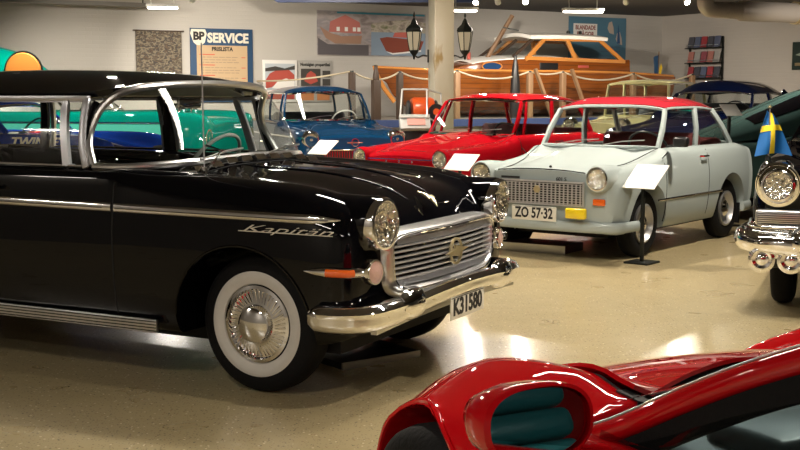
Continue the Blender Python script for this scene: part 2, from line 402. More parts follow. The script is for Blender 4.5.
    db = MB().box((xb-.08, 0, zB-.06), (.2, 2*cy-.14, .12), bev=.03).build('dashboard', M[d.get('dash', 'dashp')], t)
    steering(t, (xb-.32, .34, zB-.02), .19, M[d.get('wheelm', 'trimblack')])
    wipers(t, [((xb+bf+.06, y, zB+.02), (xb+bf*.6, y+.38, zB+.07)) for y in (-.35, .1)])
    return t, B
# ------------------------------------------------------------------ camera, world
cd = bpy.data.cameras.new('camera'); cam = bpy.data.objects.new('camera', cd); COL.objects.link(cam)
cam.location = (0, 0, 1.38); cam.rotation_euler = (PI/2-.1095, 0, 0); cd.lens = 36*1195/800; cd.sensor_width = 36; cd.clip_start = .05
scene.camera = cam
scene.view_settings.view_transform = 'Standard'; scene.view_settings.look = 'None'; scene.view_settings.gamma = 1; scene.view_settings.exposure = 0
w = bpy.data.worlds.new('world'); scene.world = w; w.use_nodes = True
w.node_tree.nodes['Background'].inputs[0].default_value = (.5, .47, .42, 1); w.node_tree.nodes['Background'].inputs[1].default_value = .05
# room frame: origin at the foot of the far wall, u along it, v out into the room
WA = R(30); P0 = Vector((-3.375, 22.5, 0)); U = Vector((math.cos(WA), math.sin(WA), 0)); V = Vector((math.sin(WA), -math.cos(WA), 0))
def Wp(u, v, z=0): return P0+U*u+V*v+Vector((0, 0, z))
CEIL = 3.15
def plaster(name, c1, c2, brick=True):
    m, nt, b = nodes_of(name); b.inputs['Roughness'].default_value = .75
    tc = nt.nodes.new('ShaderNodeTexCoord'); n = nt.nodes.new('ShaderNodeTexNoise'); n.inputs['Scale'].default_value = .7; n.inputs['Detail'].default_value = 6
    nt.links.new(tc.outputs['Object'], n.inputs['Vector'])
    mx = nt.nodes.new('ShaderNodeMix'); mx.data_type = 'RGBA'; mx.inputs[6].default_value = (*c1, 1); mx.inputs[7].default_value = (*c2, 1)
    nt.links.new(n.outputs['Fac'], mx.inputs[0]); nt.links.new(mx.outputs[2], b.inputs['Base Color'])
    br = nt.nodes.new('ShaderNodeTexBrick'); br.inputs['Scale'].default_value = 1; br.inputs['Brick Width'].default_value = .25; br.inputs['Row Height'].default_value = .075; br.inputs['Mortar Size'].default_value = .01
    sp = nt.nodes.new('ShaderNodeSeparateXYZ'); cb = nt.nodes.new('ShaderNodeCombineXYZ'); nt.links.new(tc.outputs['Object'], sp.inputs[0])
    nt.links.new(sp.outputs[0], cb.inputs[0]); nt.links.new(sp.outputs[2], cb.inputs[1]); nt.links.new(cb.outputs[0], br.inputs['Vector'])
    bp = nt.nodes.new('ShaderNodeBump'); bp.inputs['Strength'].default_value = .35; bp.inputs['Distance'].default_value = .01; bp.invert = True
    nt.links.new(br.outputs['Fac'], bp.inputs['Height']); nt.links.new(bp.outputs['Normal'], b.inputs['Normal'])
    return m
wallm = plaster('painted_brick', (.52, .50, .47), (.43, .41, .385))
def floor_mat():
    m, nt, b = nodes_of('speckled_floor'); L = nt.links
    tc = nt.nodes.new('ShaderNodeTexCoord')
    n = nt.nodes.new('ShaderNodeTexNoise'); n.inputs['Scale'].default_value = .9; n.inputs['Detail'].default_value = 5; L.new(tc.outputs['Object'], n.inputs['Vector'])
    base = nt.nodes.new('ShaderNodeMix'); base.data_type = 'RGBA'; base.inputs[6].default_value = (.44, .355, .195, 1); base.inputs[7].default_value = (.34, .275, .155, 1); L.new(n.outputs['Fac'], base.inputs[0])
    cur = base.outputs[2]
    for sc_, thr, col in ((44, .2, (.06, .05, .035, 1)), (36, .18, (.75, .68, .50, 1)), (50, .2, (.26, .15, .06, 1)), (80, .25, (.16, .13, .08, 1))):
        v = nt.nodes.new('ShaderNodeTexVoronoi'); v.inputs['Scale'].default_value = sc_; L.new(tc.outputs['Object'], v.inputs['Vector'])
        lt = nt.nodes.new('ShaderNodeMath'); lt.operation = 'LESS_THAN'; lt.inputs[1].default_value = thr; L.new(v.outputs['Distance'], lt.inputs[0])
        sx = nt.nodes.new('ShaderNodeSeparateColor'); L.new(v.outputs['Color'], sx.inputs[0])
        g = nt.nodes.new('ShaderNodeMath'); g.operation = 'GREATER_THAN'; g.inputs[1].default_value = .55; L.new(sx.outputs[0], g.inputs[0])
        mu = nt.nodes.new('ShaderNodeMath'); mu.operation = 'MULTIPLY'; L.new(lt.outputs[0], mu.inputs[0]); L.new(g.outputs[0], mu.inputs[1])
        mx = nt.nodes.new('ShaderNodeMix'); mx.data_type = 'RGBA'; mx.inputs[7].default_value = col; L.new(cur, mx.inputs[6]); L.new(mu.outputs[0], mx.inputs[0]); cur = mx.outputs[2]
    L.new(cur, b.inputs['Base Color']); b.inputs['Coat Weight'].default_value = .3; b.inputs['Coat Roughness'].default_value = .14; b.inputs['Specular IOR Level'].default_value = .35
    n2 = nt.nodes.new('ShaderNodeTexNoise'); n2.inputs['Scale'].default_value = 3; L.new(tc.outputs['Object'], n2.inputs['Vector'])
    mr = nt.nodes.new('ShaderNodeMapRange'); mr.inputs[3].default_value = .2; mr.inputs[4].default_value = .42; L.new(n2.outputs['Fac'], mr.inputs[0]); L.new(mr.outputs[0], b.inputs['Roughness'])
    n3 = nt.nodes.new('ShaderNodeTexNoise'); n3.inputs['Scale'].default_value = 14; L.new(tc.outputs['Object'], n3.inputs['Vector'])
    bp = nt.nodes.new('ShaderNodeBump'); bp.inputs['Strength'].default_value = .12; bp.inputs['Distance'].default_value = .01; L.new(n3.outputs['Fac'], bp.inputs['Height'])
    L.new(bp.outputs['Normal'], b.inputs['Normal']); L.new(bp.outputs['Normal'], b.inputs['Coat Normal'])
    return m
def slab(name, u0, u1, v0, v1, z0, z1, m, kind='structure'):
    o = MB().box(((u0+u1)/2, (v0+v1)/2, (z0+z1)/2), (u1-u0, v1-v0, z1-z0)).build(name, m)
    # wall frame -> world
    o.matrix_world = Matrix.Translation(P0) @ Matrix(((U.x, V.x, 0, 0), (U.y, V.y, 0, 0), (0, 0, 1, 0), (0, 0, 0, 1)))
    bm = bmesh.new(); bm.from_mesh(o.data); bmesh.ops.transform(bm, matrix=o.matrix_world, verts=bm.verts[:]); bmesh.ops.recalc_face_normals(bm, faces=bm.faces[:]); bm.to_mesh(o.data); bm.free(); o.matrix_world = Matrix.Identity(4)
    return tag(o, kind=kind) if kind else o
def wslab(name, *a): # keep wall-aligned object coordinates for the brick bump
    u0, u1, v0, v1, z0, z1, m = a
    o = MB().box(((u0+u1)/2, -(v0+v1)/2, (z0+z1)/2), (u1-u0, v1-v0, z1-z0)).build(name, m); o.location = P0; o.rotation_euler = (0, 0, WA); return tag(o, kind='structure')
UL, UR, VN = -12, 10.9, 26
fl = slab('floor', UL-.2, UR+.2, -.2, VN+.2, -.1, 0, floor_mat())
slab('ceiling', UL-.2, UR+.2, -.2, VN+.2, CEIL, CEIL+.15, mat('ceiling_paint', (.10, .095, .09), .8, var=(.08, .075, .07)))
wslab('wall_back', UL, UR, -.2, 0, 0, CEIL, wallm)
wslab('wall_left', UL-.2, UL, -.2, VN+.2, 0, CEIL, mat('left_wall_paint', (.33, .31, .28), .8, var=(.28, .26, .24)))
wslab('wall_near', UL, UR, VN, VN+.2, 0, CEIL, mat('near_wall_paint', (.42, .40, .37), .8, var=(.36, .34, .31)))
o = MB().box((0, VN/2, CEIL/2), (.2, VN+.4, CEIL)).build('wall_right', plaster('painted_brick_grey', (.50, .46, .42), (.42, .39, .36)))
o.location = P0+U*(UR+.1); o.rotation_euler = (0, 0, WA+PI)
tag(o, kind='structure')
# ================================================================== black saloon in front
def kapitan():
    t = thing('car', 'long black 1950s saloon with whitewall tyres and wide chrome grille, nearest whole car', 'car', (-.348, 6.107, 0), -.4815)
    def S(x, zc, zcr, cy, W, zb, **k): return (x, sec(zc, zcr, cy, W, zb, **k))
    keys = [S(.605, .70, .80, .62, .78, .40, dip=.0), S(.58, .775, .87, .655, .83, .33, dip=.005), S(.50, .875, .915, .665, .86, .29, dip=.01), S(.40, .925, .945, .69, .872, .27, dip=.018), S(.26, .965, .972, .70, .878, .265, dip=.022),
            S(0, 1.0, .99, .71, .88, .26, dip=.02), S(-.30, 1.015, 1.008, .72, .88, .26, dip=.012), S(-.52, 1.035, 1.015, .74, .88, .26), S(-.66, 1.035, 1.02, .76, .88, .26),
            (-.70, csec(1.02, .79, .88, .26)), (-1.4, csec(1.02, .79, .885, .26)), (-2.6, csec(1.02, .79, .885, .26)), (-2.95, csec(1.02, .77, .88, .26)),
            S(-3.0, 1.02, 1.02, .76, .88, .26), S(-3.3, 1.0, 1.0, .74, .875, .28), S(-3.8, .93, .95, .72, .85, .32), S(-3.98, .82, .88, .68, .80, .38), S(-4.03, .70, .76, .62, .72, .42)]
    B = Body(keys)
    bd = B.build(M['black'], t, [(.03, .325), (-2.8, .325)], [.375, .36], .05, inner=.46)
    for s in (1, -1):
        w = wheel(t, .045, s, .675, .325, .165, 'ck', .176, R(-2))
        wheel(t, -2.8, s, .675, .325, .165, 'ck', .176)
    for s in (1, -1):
        for ch in [c for c in t.children if c.name.startswith('wheel')]: pass
    for wv in [c for c in t.children if c.name.startswith('wheel')]:
        MB().lathe([(.182, .062), (.188, .0795), (.215, .0875), (.236, .0888), (.246, .084)], n=64, axis='y').build('whitewall', M['white_rubber'], wv)
        if wv.location.y < 0:
            for c in wv.children:
                if c.name.startswith('whitewall'):
                    for v in c.data.vertices: v.co.y *= -1
    for s in (1, -1):
        # headlight nacelles grown out of the fender tips
        n = MB(); rows = []
        for (x, r, zc) in [(.15, .03, .90), (.30, .075, .865), (.42, .108, .83), (.54, .122, .812), (.60, .125, .81), (.618, .121, .81)]:
            rows.append([(x + (.02*math.sin(a) if x > .5 else 0), s*.655+r*math.cos(a), zc+r*math.sin(a)) for a in [2*PI*k/32 for k in range(32)]])
        n.grid(rows, closev=True); n.f.append(tuple(range(32))); n.f.append(tuple(5*32+k for k in range(32)))
        n.build('headlight_nacelle', M['black'], t)
        h = headlight(t, (.655, s*.655, .81), .104, .015, .055, s*R(3))
        # hood over the lamp ring
        # round lamp below with spear shaped indicator along the fender
        r0 = MB().lathe([(.0, -.05), (.055, -.045), (.06, .0), (.055, .012), (.05, .012), (.048, .006), (0, .0)], axis='x', n=32).build('parking_lamp', M['chrome'], t); r0.location = (.63, s*.70, .60); r0.rotation_euler = (0, 0, s*R(8))
        MB().lathe([(0, .02), (.03, .017), (.05, .006)], axis='x', n=28).build('lens', M['pinklens'], r0)
        pts = [(x, s*(B.side(x, .605)+.008), .612-.02*(x-.4)) for x in [.38+.02*k for k in range(14)]]
        sp = MB().sweep(pts, .035, .046, taper=[.1, .35, .55, .7, .8, .9, .97, 1, 1, 1, 1, 1, 1, .95], rnd=True).build('indicator', M['chrome'], t)
        pts = [(x, s*(B.side(x, .605)+.016), .612-.02*(x-.4)) for x in [.49+.013*k for k in range(9)]]
        MB().sweep(pts, .034, .036, rnd=True).build('indicator_lens', M['amber'], sp)
        zt = lambda x: .838-.006*x
        for (a, b, tp) in ((-.685, .53, 3), (-2.0, -.705, 0), (-3.9, -2.015, 0)):
            st = side_strip(B, t, 'side_trim', M['chrome'], (a, b), zt, s, .042, .018, 30, taper=tp)
            side_strip(B, st, 'trim_groove', M['trimblack'], (a+.01, b-.05), lambda x: zt(x)-.003, s, .006, .024, 20)
        for (a, b) in ((-2.36, -.44),):
            pts = [(x, s*(.872), .292) for x in [a+(b-a)*k/20 for k in range(21)]]
            sp = MB().sweep(pts, .02, .062).build('sill_trim', M['dull_chrome'], t, bevel=.004)
            g = MB()
            for q in range(4): g.sweep([(p[0], s*.8825, .27+q*.0145) for p in pts], .003, .005)
            g.build('sill_grooves', M['trimblack'], sp)
        for x, z0, z1 in ((-.695, .33, 1.01), (-1.67, .33, 1.0), (-3.0, .6, .99)): vline(B, t, 'door_gap', M['dark'], x, z0, z1, s, .008)
        arch_trim(B, t, .03, .325, .375, M['black'], s, .007, a0=5, a1=175, out=.001)
        for x in (-1.58, -2.62):
            MB().tube([(x, s*.885, .92), (x+.01, s*.925, .92), (x+.15, s*.925, .92), (x+.16, s*.885, .92)], .012, 8).build('door_handle', M['chrome'], t)
        sc = text('model_script', 'Kapitän', M['script'], t, (.285, s*.884, .785), (PI/2, 0, PI if s > 0 else 0), .046, .47, .002, shear=.5, bold=-.0004)
        MB().box((0, -.013, .001), (.49, .004, .003)).build('script_underline', M['script'], sc)
        bx = MB().box((-4.0, s*.62, .72), (.07, .16, .2), bev=.03).build('tail_light', M['redlens'], t)
    # grille
    def ring(sc_, x, n=64, dz=0):
        pts = []
        for k in range(n):
            a = 2*PI*k/n; c, s_ = math.cos(a), math.sin(a); p = .24
            y = .56*math.copysign(abs(c)**p, c)*(1+.07*s_); z = .12*math.copysign(abs(s_)**.42, s_)+(.012*(1-abs(c)**2) if s_ > 0 else -.01*(1-abs(c)**2))
            pts.append(Vector((x+.02-.045*(abs(y)/.6)**2, y*sc_[0], .612+dz+z*sc_[1])))
        return pts
    g = MB()
    g.grid([ring((.97, .86), .60), ring((.975, .87), .655), ring((1.0, 1.02), .672), ring((1.03, 1.12), .668, dz=-.004), ring((1.055, 1.24), .640, dz=-.008), ring((1.06, 1.25), .56, dz=-.008)], closev=True)
    gr = g.build('grille_surround', M['dull_chrome'], t, 50)
    MB().add(ring((.98, .9), .59), [tuple(range(64))]).build('grille_backing', M['dark'], gr)
    MB().tube(ring((1.0, 1.0), .674), .005, 6, close=True).build('grille_bead', M['chrome'], gr)
    for k in range(7):
        z = .545+k*.0245; hw = .525+.04*(z-.52)/.2
        pts = [(.675-.045*(y/.6)**2, y, z) for y in [hw*(-1+2*q/20) for q in range(21)]]
        MB().sweep(pts, .022, .0075).build('grille_bar', M['alu'], gr)
    b = MB()
    for k in range(92):
        y = -.50+k*1.0/91; x = .675-.045*(y/.6)**2
        b.box((x, y, .526), (.008, .004, .034)); b.box((x, y, .713), (.008, .004, .026))
    tag(b.build('grille_comb', M['alu'], gr), kind='stuff')
    em = MB().lathe([(.056, 0), (.066, 0), (.066, .012), (.056, .012), (.056, 0)], axis='x', n=36).build('emblem', M['gold'], t); em.location = (.695, -.0, .618)
    f = [(-.125, -.006), (-.025, .012), (-.015, .030), (.13, .006), (.035, -.008), (.025, -.030)]
    MB().add([(.004, y, z) for y, z in f]+[(.016, y, z) for y, z in f], [tuple(range(6)), tuple(range(11, 5, -1))]+[(i, (i+1) % 6, (i+1) % 6+6, i+6) for i in range(6)]).build('lightning_bolt', M['gold'], em)
    o = MB().tube([(.60, 0, .83), (.575, 0, .862), (.53, 0, .885), (.49, 0, .90)], .010, 8, radii=[.003, .011, .009, .003]).build('hood_ornament', M['gold'], t)
    MB().box((.56, 0, .877), (.025, .07, .006), Matrix.Rotation(R(35), 3, 'Y'), bev=.003).build('ornament_wing', M['gold'], o)
    # hood edges and swage
    for s in (1, -1):
        pts = [(x, s*(.60+.02*(x < .0)), B.top(x, .60)+.0005) for x in [-.42+.05*k for k in range(20)]]
        MB().sweep(pts, .004, .002).build('hood_gap', M['dark'], t)
        pts = [(x, s*(.12+.10*(.6-x)), B.top(x, .12+.1*(.6-x))+.002) for x in [-.40+.05*k for k in range(19)]]
        MB().sweep(pts, .05, .010, rnd=True, taper=[.2, .5, .8]+[1]*13+[.8, .5, .2]).build('hood_crease', M['black'], t)
    MB().sweep([(-.40-.03*(abs(y)/.6)**2, y, B.top(-.4, y)+.001) for y in [-.6+.06*k for k in range(21)]], .008, .004).build('hood_gap', M['dark'], t)
    # cowl vents
    cv = MB().grid([[(x-.03*(y/.6)**2, y, B.top(x, y)+.004) for y in [-.58+.058*k for k in range(21)]] for x in (-.42, -.49)]).build('cowl_panel', M['black'], t, solid=.003)
    for k in range(9):
        y = -.52+k*.13; z = B.top(-.45, y)
        MB().grid([[(-.425, y-.045, z+.006), (-.425, y+.045, z+.006)], [(-.445, y-.042, z+.032), (-.445, y+.042, z+.032)], [(-.485, y-.03, z+.02), (-.485, y+.03, z+.02)]]).build('cowl_vent', M['chrome'], cv, solid=.003)
    # bumper
    def bump(x0, sg, nm):
        pts = smooth_line([(x0-sg*.30, -.885, .41), (x0-sg*.18, -.875, .41), (x0-sg*.05, -.80, .415), (x0-sg*.01, -.62, .425), (x0+sg*.02, -.3, .45), (x0+sg*.03, 0, .46), (x0+sg*.02, .3, .45), (x0-sg*.01, .62, .425), (x0-sg*.05, .80, .415), (x0-sg*.18, .875, .41), (x0-sg*.30, .885, .41)], 60)
        rows = []
        for i, p in enumerate(pts):
            a = abs(p.y); hh = .046+.014*min(1, max(0, (a-.45)/.2)); tn = (pts[min(i+1, 60)]-pts[max(i-1, 0)]).normalized(); nrm = Vector((-tn.y, tn.x, 0))*(-sg if True else 1)
            nrm = Vector((tn.y, -tn.x, 0)) if sg > 0 else Vector((-tn.y, tn.x, 0))
            e = 1 if 0 < i < 60 else .55
            prof = [(-.03, hh*.75), (.0, hh), (.03, hh*.85), (.048, hh*.4), (.04, 0), (.046, -hh*.35), (.036, -hh*.8), (.0, -hh*1.1), (-.03, -hh)]
            rows.append([p+nrm*q*e+Vector((0, 0, w*e)) for q, w in prof])
        b = MB(); b.grid(rows, closev=True); b.f += [tuple(range(9)), tuple(60*9+k for k in range(9))]
        o = b.build(nm, M['chrome'], t, 50)
        for s in (1, -1):
            r_ = [[(x0+sg*(.0+.058*math.sin(a)*q), s*(.50+w), .44+.075*math.cos(a)*q) for a in [PI*k/12 for k in range(13)]] for w, q in ((-.10, .55), (-.07, .85), (-.03, 1.0), (.03, 1.02), (.08, .88), (.12, .6))]
            MB().grid(r_).build('overrider', M['chrome'], o, 60)
        MB().sweep([(x0-sg*.04, y, .352+.02*(1-(y/.8)**2)) for y in [-.78+.078*k for k in range(21)]], .03, .03).build('bumper_apron', M['dull_chrome'], o)
        return o
    bump(.712, 1, 'front_bumper'); bump(-4.08, -1, 'rear_bumper')
    body_plate(t, (.772, -.02, .366), .385, .11, 'K31580')
    MB().tube([(-.34, -.62, .995), (-.34, -.62, 1.03)], .014, 10).build('antenna_base', M['chrome'], t)
    MB().tube([(-.34, -.62, 1.0), (-.345, -.62, 1.62)], .0036, 6).build('antenna', M['alu'], t)
    MB().tube([(-.33, -.60, 1.03), (-.36, -.5, 1.06), (-.40, -.40, 1.10), (-.52, -.36, 1.12)], .006, 6).build('mirror_stalk', M['chrome'], t)
    # roof and glass
    fr = [(-.865, -.805, 1.035), (-.905, -.785, 1.11), (-.93, -.75, 1.19), (-.915, -.71, 1.28), (-.875, -.675, 1.345), (-.83, -.63, 1.385), (-.79, -.53, 1.41), (-.755, -.28, 1.428), (-.745, 0, 1.433)]
    frl = smooth_line(fr, 26); full = frl+[Vector((p.x, -p.y, p.z)) for p in frl[-2::-1]]
    bb = [(-.865, -.805, 1.03), (-.76, -.785, 1.028), (-.66, -.72, 1.03), (-.585, -.60, 1.036), (-.53, -.40, 1.044), (-.50, 0, 1.055)]
    bl = smooth_line(bb, 26); fb = bl+[Vector((p.x, -p.y, p.z)) for p in bl[-2::-1]]
    N = len(full)
    rows = []
    for j in range(11):
        q = j/10; row = []
        for i in range(N):
            p = fb[i].lerp(full[i], q); c = 4*q*(1-q); o_ = Vector((p.x+1.6, p.y, 0)).normalized(); row.append(p+o_*.035*c)
        rows.append(row)
    MB().grid(rows).build('windscreen', M['glass'], t, 70)
    MB().tube(full, .019, 10).build('windscreen_frame', M['dull_chrome'], t)
    MB().tube(fb, .018, 10).build('windscreen_sill', M['dull_chrome'], t)
    rr, ro = roof(t, M['black'], -.75, -.86, -2.86, -2.74, [(0, 1.435, 1.39), (.06, 1.458, 1.375), (.2, 1.486, 1.366), (.5, 1.50, 1.366), (.8, 1.486, 1.36), (.94, 1.46, 1.35), (1, 1.42, 1.34)], [(0, .655), (.08, .70), (.5, .715), (.9, .70), (1, .66)], 2.6, .03, n=30, nv=32)
    li = MB().grid([[Vector(p)-Vector((0, 0, .035)) for p in r_[2:-2]] for r_ in rr[2:-2]]).build('headliner', M['liner'], t, solid=.006)
    # rear window (wrapped) and C pillars
    rb = smooth_line([(-2.72, -.76, 1.03), (-2.95, -.66, 1.03), (-3.04, -.35, 1.035), (-3.06, 0, 1.04), (-3.04, .35, 1.035), (-2.95, .66, 1.03), (-2.72, .76, 1.03)], 24)
    rt = [Vector(rr[-1][round(j*32/24)])-Vector((0, 0, .01)) for j in range(25)]
    MB().grid(patch([tuple(p) for p in rb], [tuple(p) for p in rt], 24, bulge=-.03)).build('rear_window', M['glass'], t, 70)
    MB().tube(rb, .014, 8).build('rear_window_frame', M['chrome'], t)
    for s in (1, -1):
        def rail(x):
            u = (x+.86)/(-2.74+.86); i = min(29, max(0, int(u*30))); p = Vector(rr[i][-1 if s > 0 else 0]); return Vector((x, p.y, p.z-.012))
        # door window frames
        def win(nm, b0, b1, t0, t1):
            y = s*.80; P0, P1, T0, T1 = Vector((b0, y, 1.03)), Vector((b1, y, 1.03)), rail(t0), rail(t1)
            T0.z = T1.z = 1.352; T0.y = T1.y = s*.722
            g = MB().grid(patch([tuple(P0), tuple(P1)], [tuple(T0), tuple(T1)], 6, 5, .012, (0, s, 0))).build(nm, M['glass'], t)
            m0, m1 = P0.lerp(T0, .5)+Vector((0, s*.012, 0)), P1.lerp(T1, .5)+Vector((0, s*.012, 0))
            fl = smooth_line([P0, m0, T0], 6)+smooth_line([T0, T1], 4)[1:]+smooth_line([T1, m1, P1], 6)[1:]
            MB().sweep(fl, .03, .02, up=(0, 1, 0)).build('window_frame', M['alu'], g)
            MB().tube([P0, P1], .008, 6).build('window_sill_trim', M['chrome'], g)
            return g
        vg = win('quarter_light', -.915, -1.03, -.975, -1.10)
        win('side_window', -1.045, -1.60, -1.115, -1.61)
        win('side_window', -1.71, -2.66, -1.70, -2.58)
        # slanting front door frame (broad chrome)
        MB().sweep(smooth_line([(-.905, s*.805, 1.02), (-.945, s*.785, 1.14), (-.96, s*.755, 1.25), (-.965, s*.722, 1.355)], 10), .04, .03, up=(0, 1, 0)).build('door_frame', M['alu'], t, bevel=.006)
        MB().sweep(smooth_line([(-.955, s*.722, 1.358), (-1.5, s*.738, 1.358), (-2.0, s*.738, 1.355), (-2.6, s*.722, 1.35)], 12), .03, .024).build('drip_rail', M['alu'], t, bevel=.005)
        # black A post between windscreen and door
        MB().sweep(smooth_line([(-.885, s*.795, 1.02), (-.925, s*.775, 1.13), (-.94, s*.74, 1.24), (-.925, s*.70, 1.34)], 10), .03, .035, up=(0, 1, 0)).build('pillar', M['black'], t, bevel=.008)
        MB().sweep([(-1.66, s*.80, 1.0), (-1.66, s*.78, 1.2), (-1.66, s*.73, 1.36)], .09, .035, up=(0, 1, 0)).build('pillar', M['black'], t, bevel=.006)
        MB().sweep([(-2.72, s*.785, 1.0), (-2.68, s*.76, 1.2), (-2.62, s*.70, 1.37)], .06, .04, up=(0, 1, 0)).build('pillar', M['black'], t, bevel=.01)
        MB().box((-1.35, s*.70, .66), (1.2, .05, .4), bev=.02).build('door_lining', M['seat'], t)
        0 and MB().box((-1.05, s*.18*1 - (.0), 1.33) if False else (-1.02, s*.30, 1.385), (.12, .24, .012), Matrix.Rotation(.35, 3, 'Y'), bev=.005).build('sun_visor', M['liner'], t)
    bench(t, M['seat'], -1.66, .42, 1.35, .56, d=.5); bench(t, M['seat'], -2.6, .44, 1.35, .54, d=.5)
    dd = MB().box((-.84, 0, .93), (.24, 1.42, .16), bev=.04).build('dashboard', M['trimblack'], t)
    MB().box((-.72, 0, 1.015), (.2, 1.38, .015), bev=.006).build('dashboard_top', M['trimblack'], dd)
    steering(t, (-1.02, .36, .97), .215, M['liner'])
    MB().box((-.90, 0, 1.33), (.02, .2, .06), bev=.008).build('rear_view_mirror', M['chrome'], t)
    for y0, y1 in ((-.45, -.05), (.1, .5)):
        wipers(t, [((-.49, y0, 1.055), (-.515, y1, 1.095))])
    MB().box((-1.4, 0, .23), (3.6, 1.2, .08)).build('chassis_floor', M['dark'], t)
    return t
kapitan()
# ================================================================== other cars
def wl(loc, rz, x, y, z=0):
    return (loc[0]+math.cos(rz)*x-math.sin(rz)*y, loc[1]+math.sin(rz)*x+math.cos(rz)*y, z)
# ---- pale grey small car with the red roof
TR = (1.5365, 10.49); TA = -2.233
t, B = simple_car('car', 'small pale grey car with a red roof and white plate ZO 57 32', TR, TA, dict(
    paint='grey', roofp='dred', front=.585, rear=-2.30, W=.735, cy=.60, zb=.22, wb=1.74, zcowl=.905, znose=.765, zfender=.785, zbelt=.905, ztail=.87, zfin=.88, zbump=.29, hbump=.09, nose=.04,
    xb=-.42, xrb=-2.02, rarch=.335, rw=.285, yt=.55, zrail=1.245, zroof=1.345, crown=3.6, gutter='grey', cw=.055, xt=-.655, xrt=-1.68, pillars=[(-1.20, -1.20, .07)], frame='grey', bowf=.08,
    doors=[-.30, -1.19], handles=[-1.02], hlx=.625, hly=.565, hlz=.69, hlr=.085, bumpm='grey', seat='redseat', trim0=-1.5, trim1=-.15, trimz=.475))
g = thing('tmp', 'x', 'x'); bpy.data.objects.remove(g)
gr = MB().box((.607, .0, .555), (.02, .86, .19), bev=.008).build('grille', M['dark'], t)
b = MB()
for k in range(9): b.box((.622, 0, .475+k*.02), (.012, .84, .006))
for k in range(22): b.box((.626, -.41+k*.82/21, .555), (.01, .010, .17))
b.box((.622, 0, .652), (.016, .88, .014)); b.box((.622, 0, .462), (.016, .88, .012)); b.box((.622, .435, .555), (.016, .012, .19)); b.box((.622, -.435, .555), (.016, .012, .19))
b.build('grille_bars', M['alu'], gr)
e = MB().lathe([(0, 0), (.035, 0), (.03, .012), (0, .014)], axis='x', n=6).build('emblem', M['gold'], t); e.location = (.632, 0, .585)
for s in (1, -1):
    MB().lathe([(.10, -.30), (.112, -.15), (.114, -.02), (.102, .004), (.086, .0)], c=(.635, s*.565, .69), axis='x', n=36).build('headlight_nacelle', M['grey'], t)
    MB().box((.60, s*.57, .50), (.03, .11, .055), bev=.012).build('indicator', M['amber'], t)
    MB().box((-2.30, s*.66, .33), (.02, .12, .2)).build('mud_flap', M['rubber'], t) if False else None
    MB().box((-2.02, s*.62, .22), (.012, .15, .2)).build('mud_flap', M['rubber'], t)
MB().box((.675, .40, .405), (.05, .19, .09), bev=.018).build('fog_light', M['yellow'], t)
body_plate(t, (.675, .0, .385), .43, .12, 'ZO 57·32')
MB().box((.606, -.28, .675), (.01, .18, .018)).build('name_badge', M['ink'], t); text('badge_text', '601 S', M['ink'], t, (.612, .22, .675), FACEX, .045, ext=.003)
m_ = MB().box((-.42, .80, .965), (.07, .14, .09), bev=.025).build('side_mirror', M['trimblack'], t); MB().tube([(-.43, .66, .92), (-.43, .76, .94)], .01, 6).build('mirror_arm', M['trimblack'], m_)
for s in (1, -1):   # hood gap sweeping down to the lamps
    pts = smooth_line([(-.38, s*.60, B.top(-.38, .60)+.002), (.1, s*.50, B.top(.1, .50)+.002), (.45, s*.42, B.top(.45, .42)+.002), (.58, s*.42, B.top(.58, .42)+.001)], 20)
    MB().tube(pts, .004, 6).build('hood_gap', M['dark'], t)
MB().tube([(.58, y, B.top(.56, y)-.0) for y in [-.42+.06*k for k in range(15)]], .005, 6).build('hood_gap', M['dark'], t)
MB().lathe([(0, 0), (.012, 0), (.01, .015), (0, .02)], n=12, c=(.50, .05, .762)).build('hood_button', M['ink'], t)
MB().box((-.9, 0, .2), (2.2, .9, .08)).build('chassis_floor', M['dark'], t)
# ---- red small saloon
RD = (.37, 13.67)
t, B = simple_car('car', 'bright red small saloon with round lamps, between the petrol blue and pale grey cars', RD, TA, dict(
    paint='redp', front=.60, rear=-3.1, W=.76, cy=.62, zb=.22, wb=2.15, zcowl=.92, znose=.745, zfender=.79, zbelt=.90, ztail=.86, zbump=.34, nose=.08,
    xb=-.76, xrb=-2.62, rarch=.33, rw=.29, yt=.56, zrail=1.29, zroof=1.375, xt=-1.04, xrt=-2.35, pillars=[(-.98, -1.13, .03), (-1.62, -1.66, .06)], frame='chrome', rpil=1,
    doors=[-.72, -1.66], handles=[-1.5], hlx=.625, hly=.56, hlz=.67, hlr=.085, seat='redseat', trimz=.62))
MB().tube([(.615-.0, -.44+.088*k, .66) for k in range(11)], .007, 6).build('nose_trim', M['chrome'], t)
for y in (-.18, 0, .18): MB().lathe([(0, 0), (.014, 0), (.012, .012), (0, .014)], axis='x', n=12, c=(.61, y, .635)).build('nose_badge', M['chrome'], t)
for s in (1, -1): MB().lathe([(.10, -.25), (.112, -.10), (.113, -.02), (.100, .004), (.085, .0)], c=(.635, s*.56, .67), axis='x', n=32).build('headlight_nacelle', M['redp'], t)
MB().tube([(-.62, .64, .9), (-.60, .72, .93)], .008, 6).build('mirror_arm', M['chrome'], t)
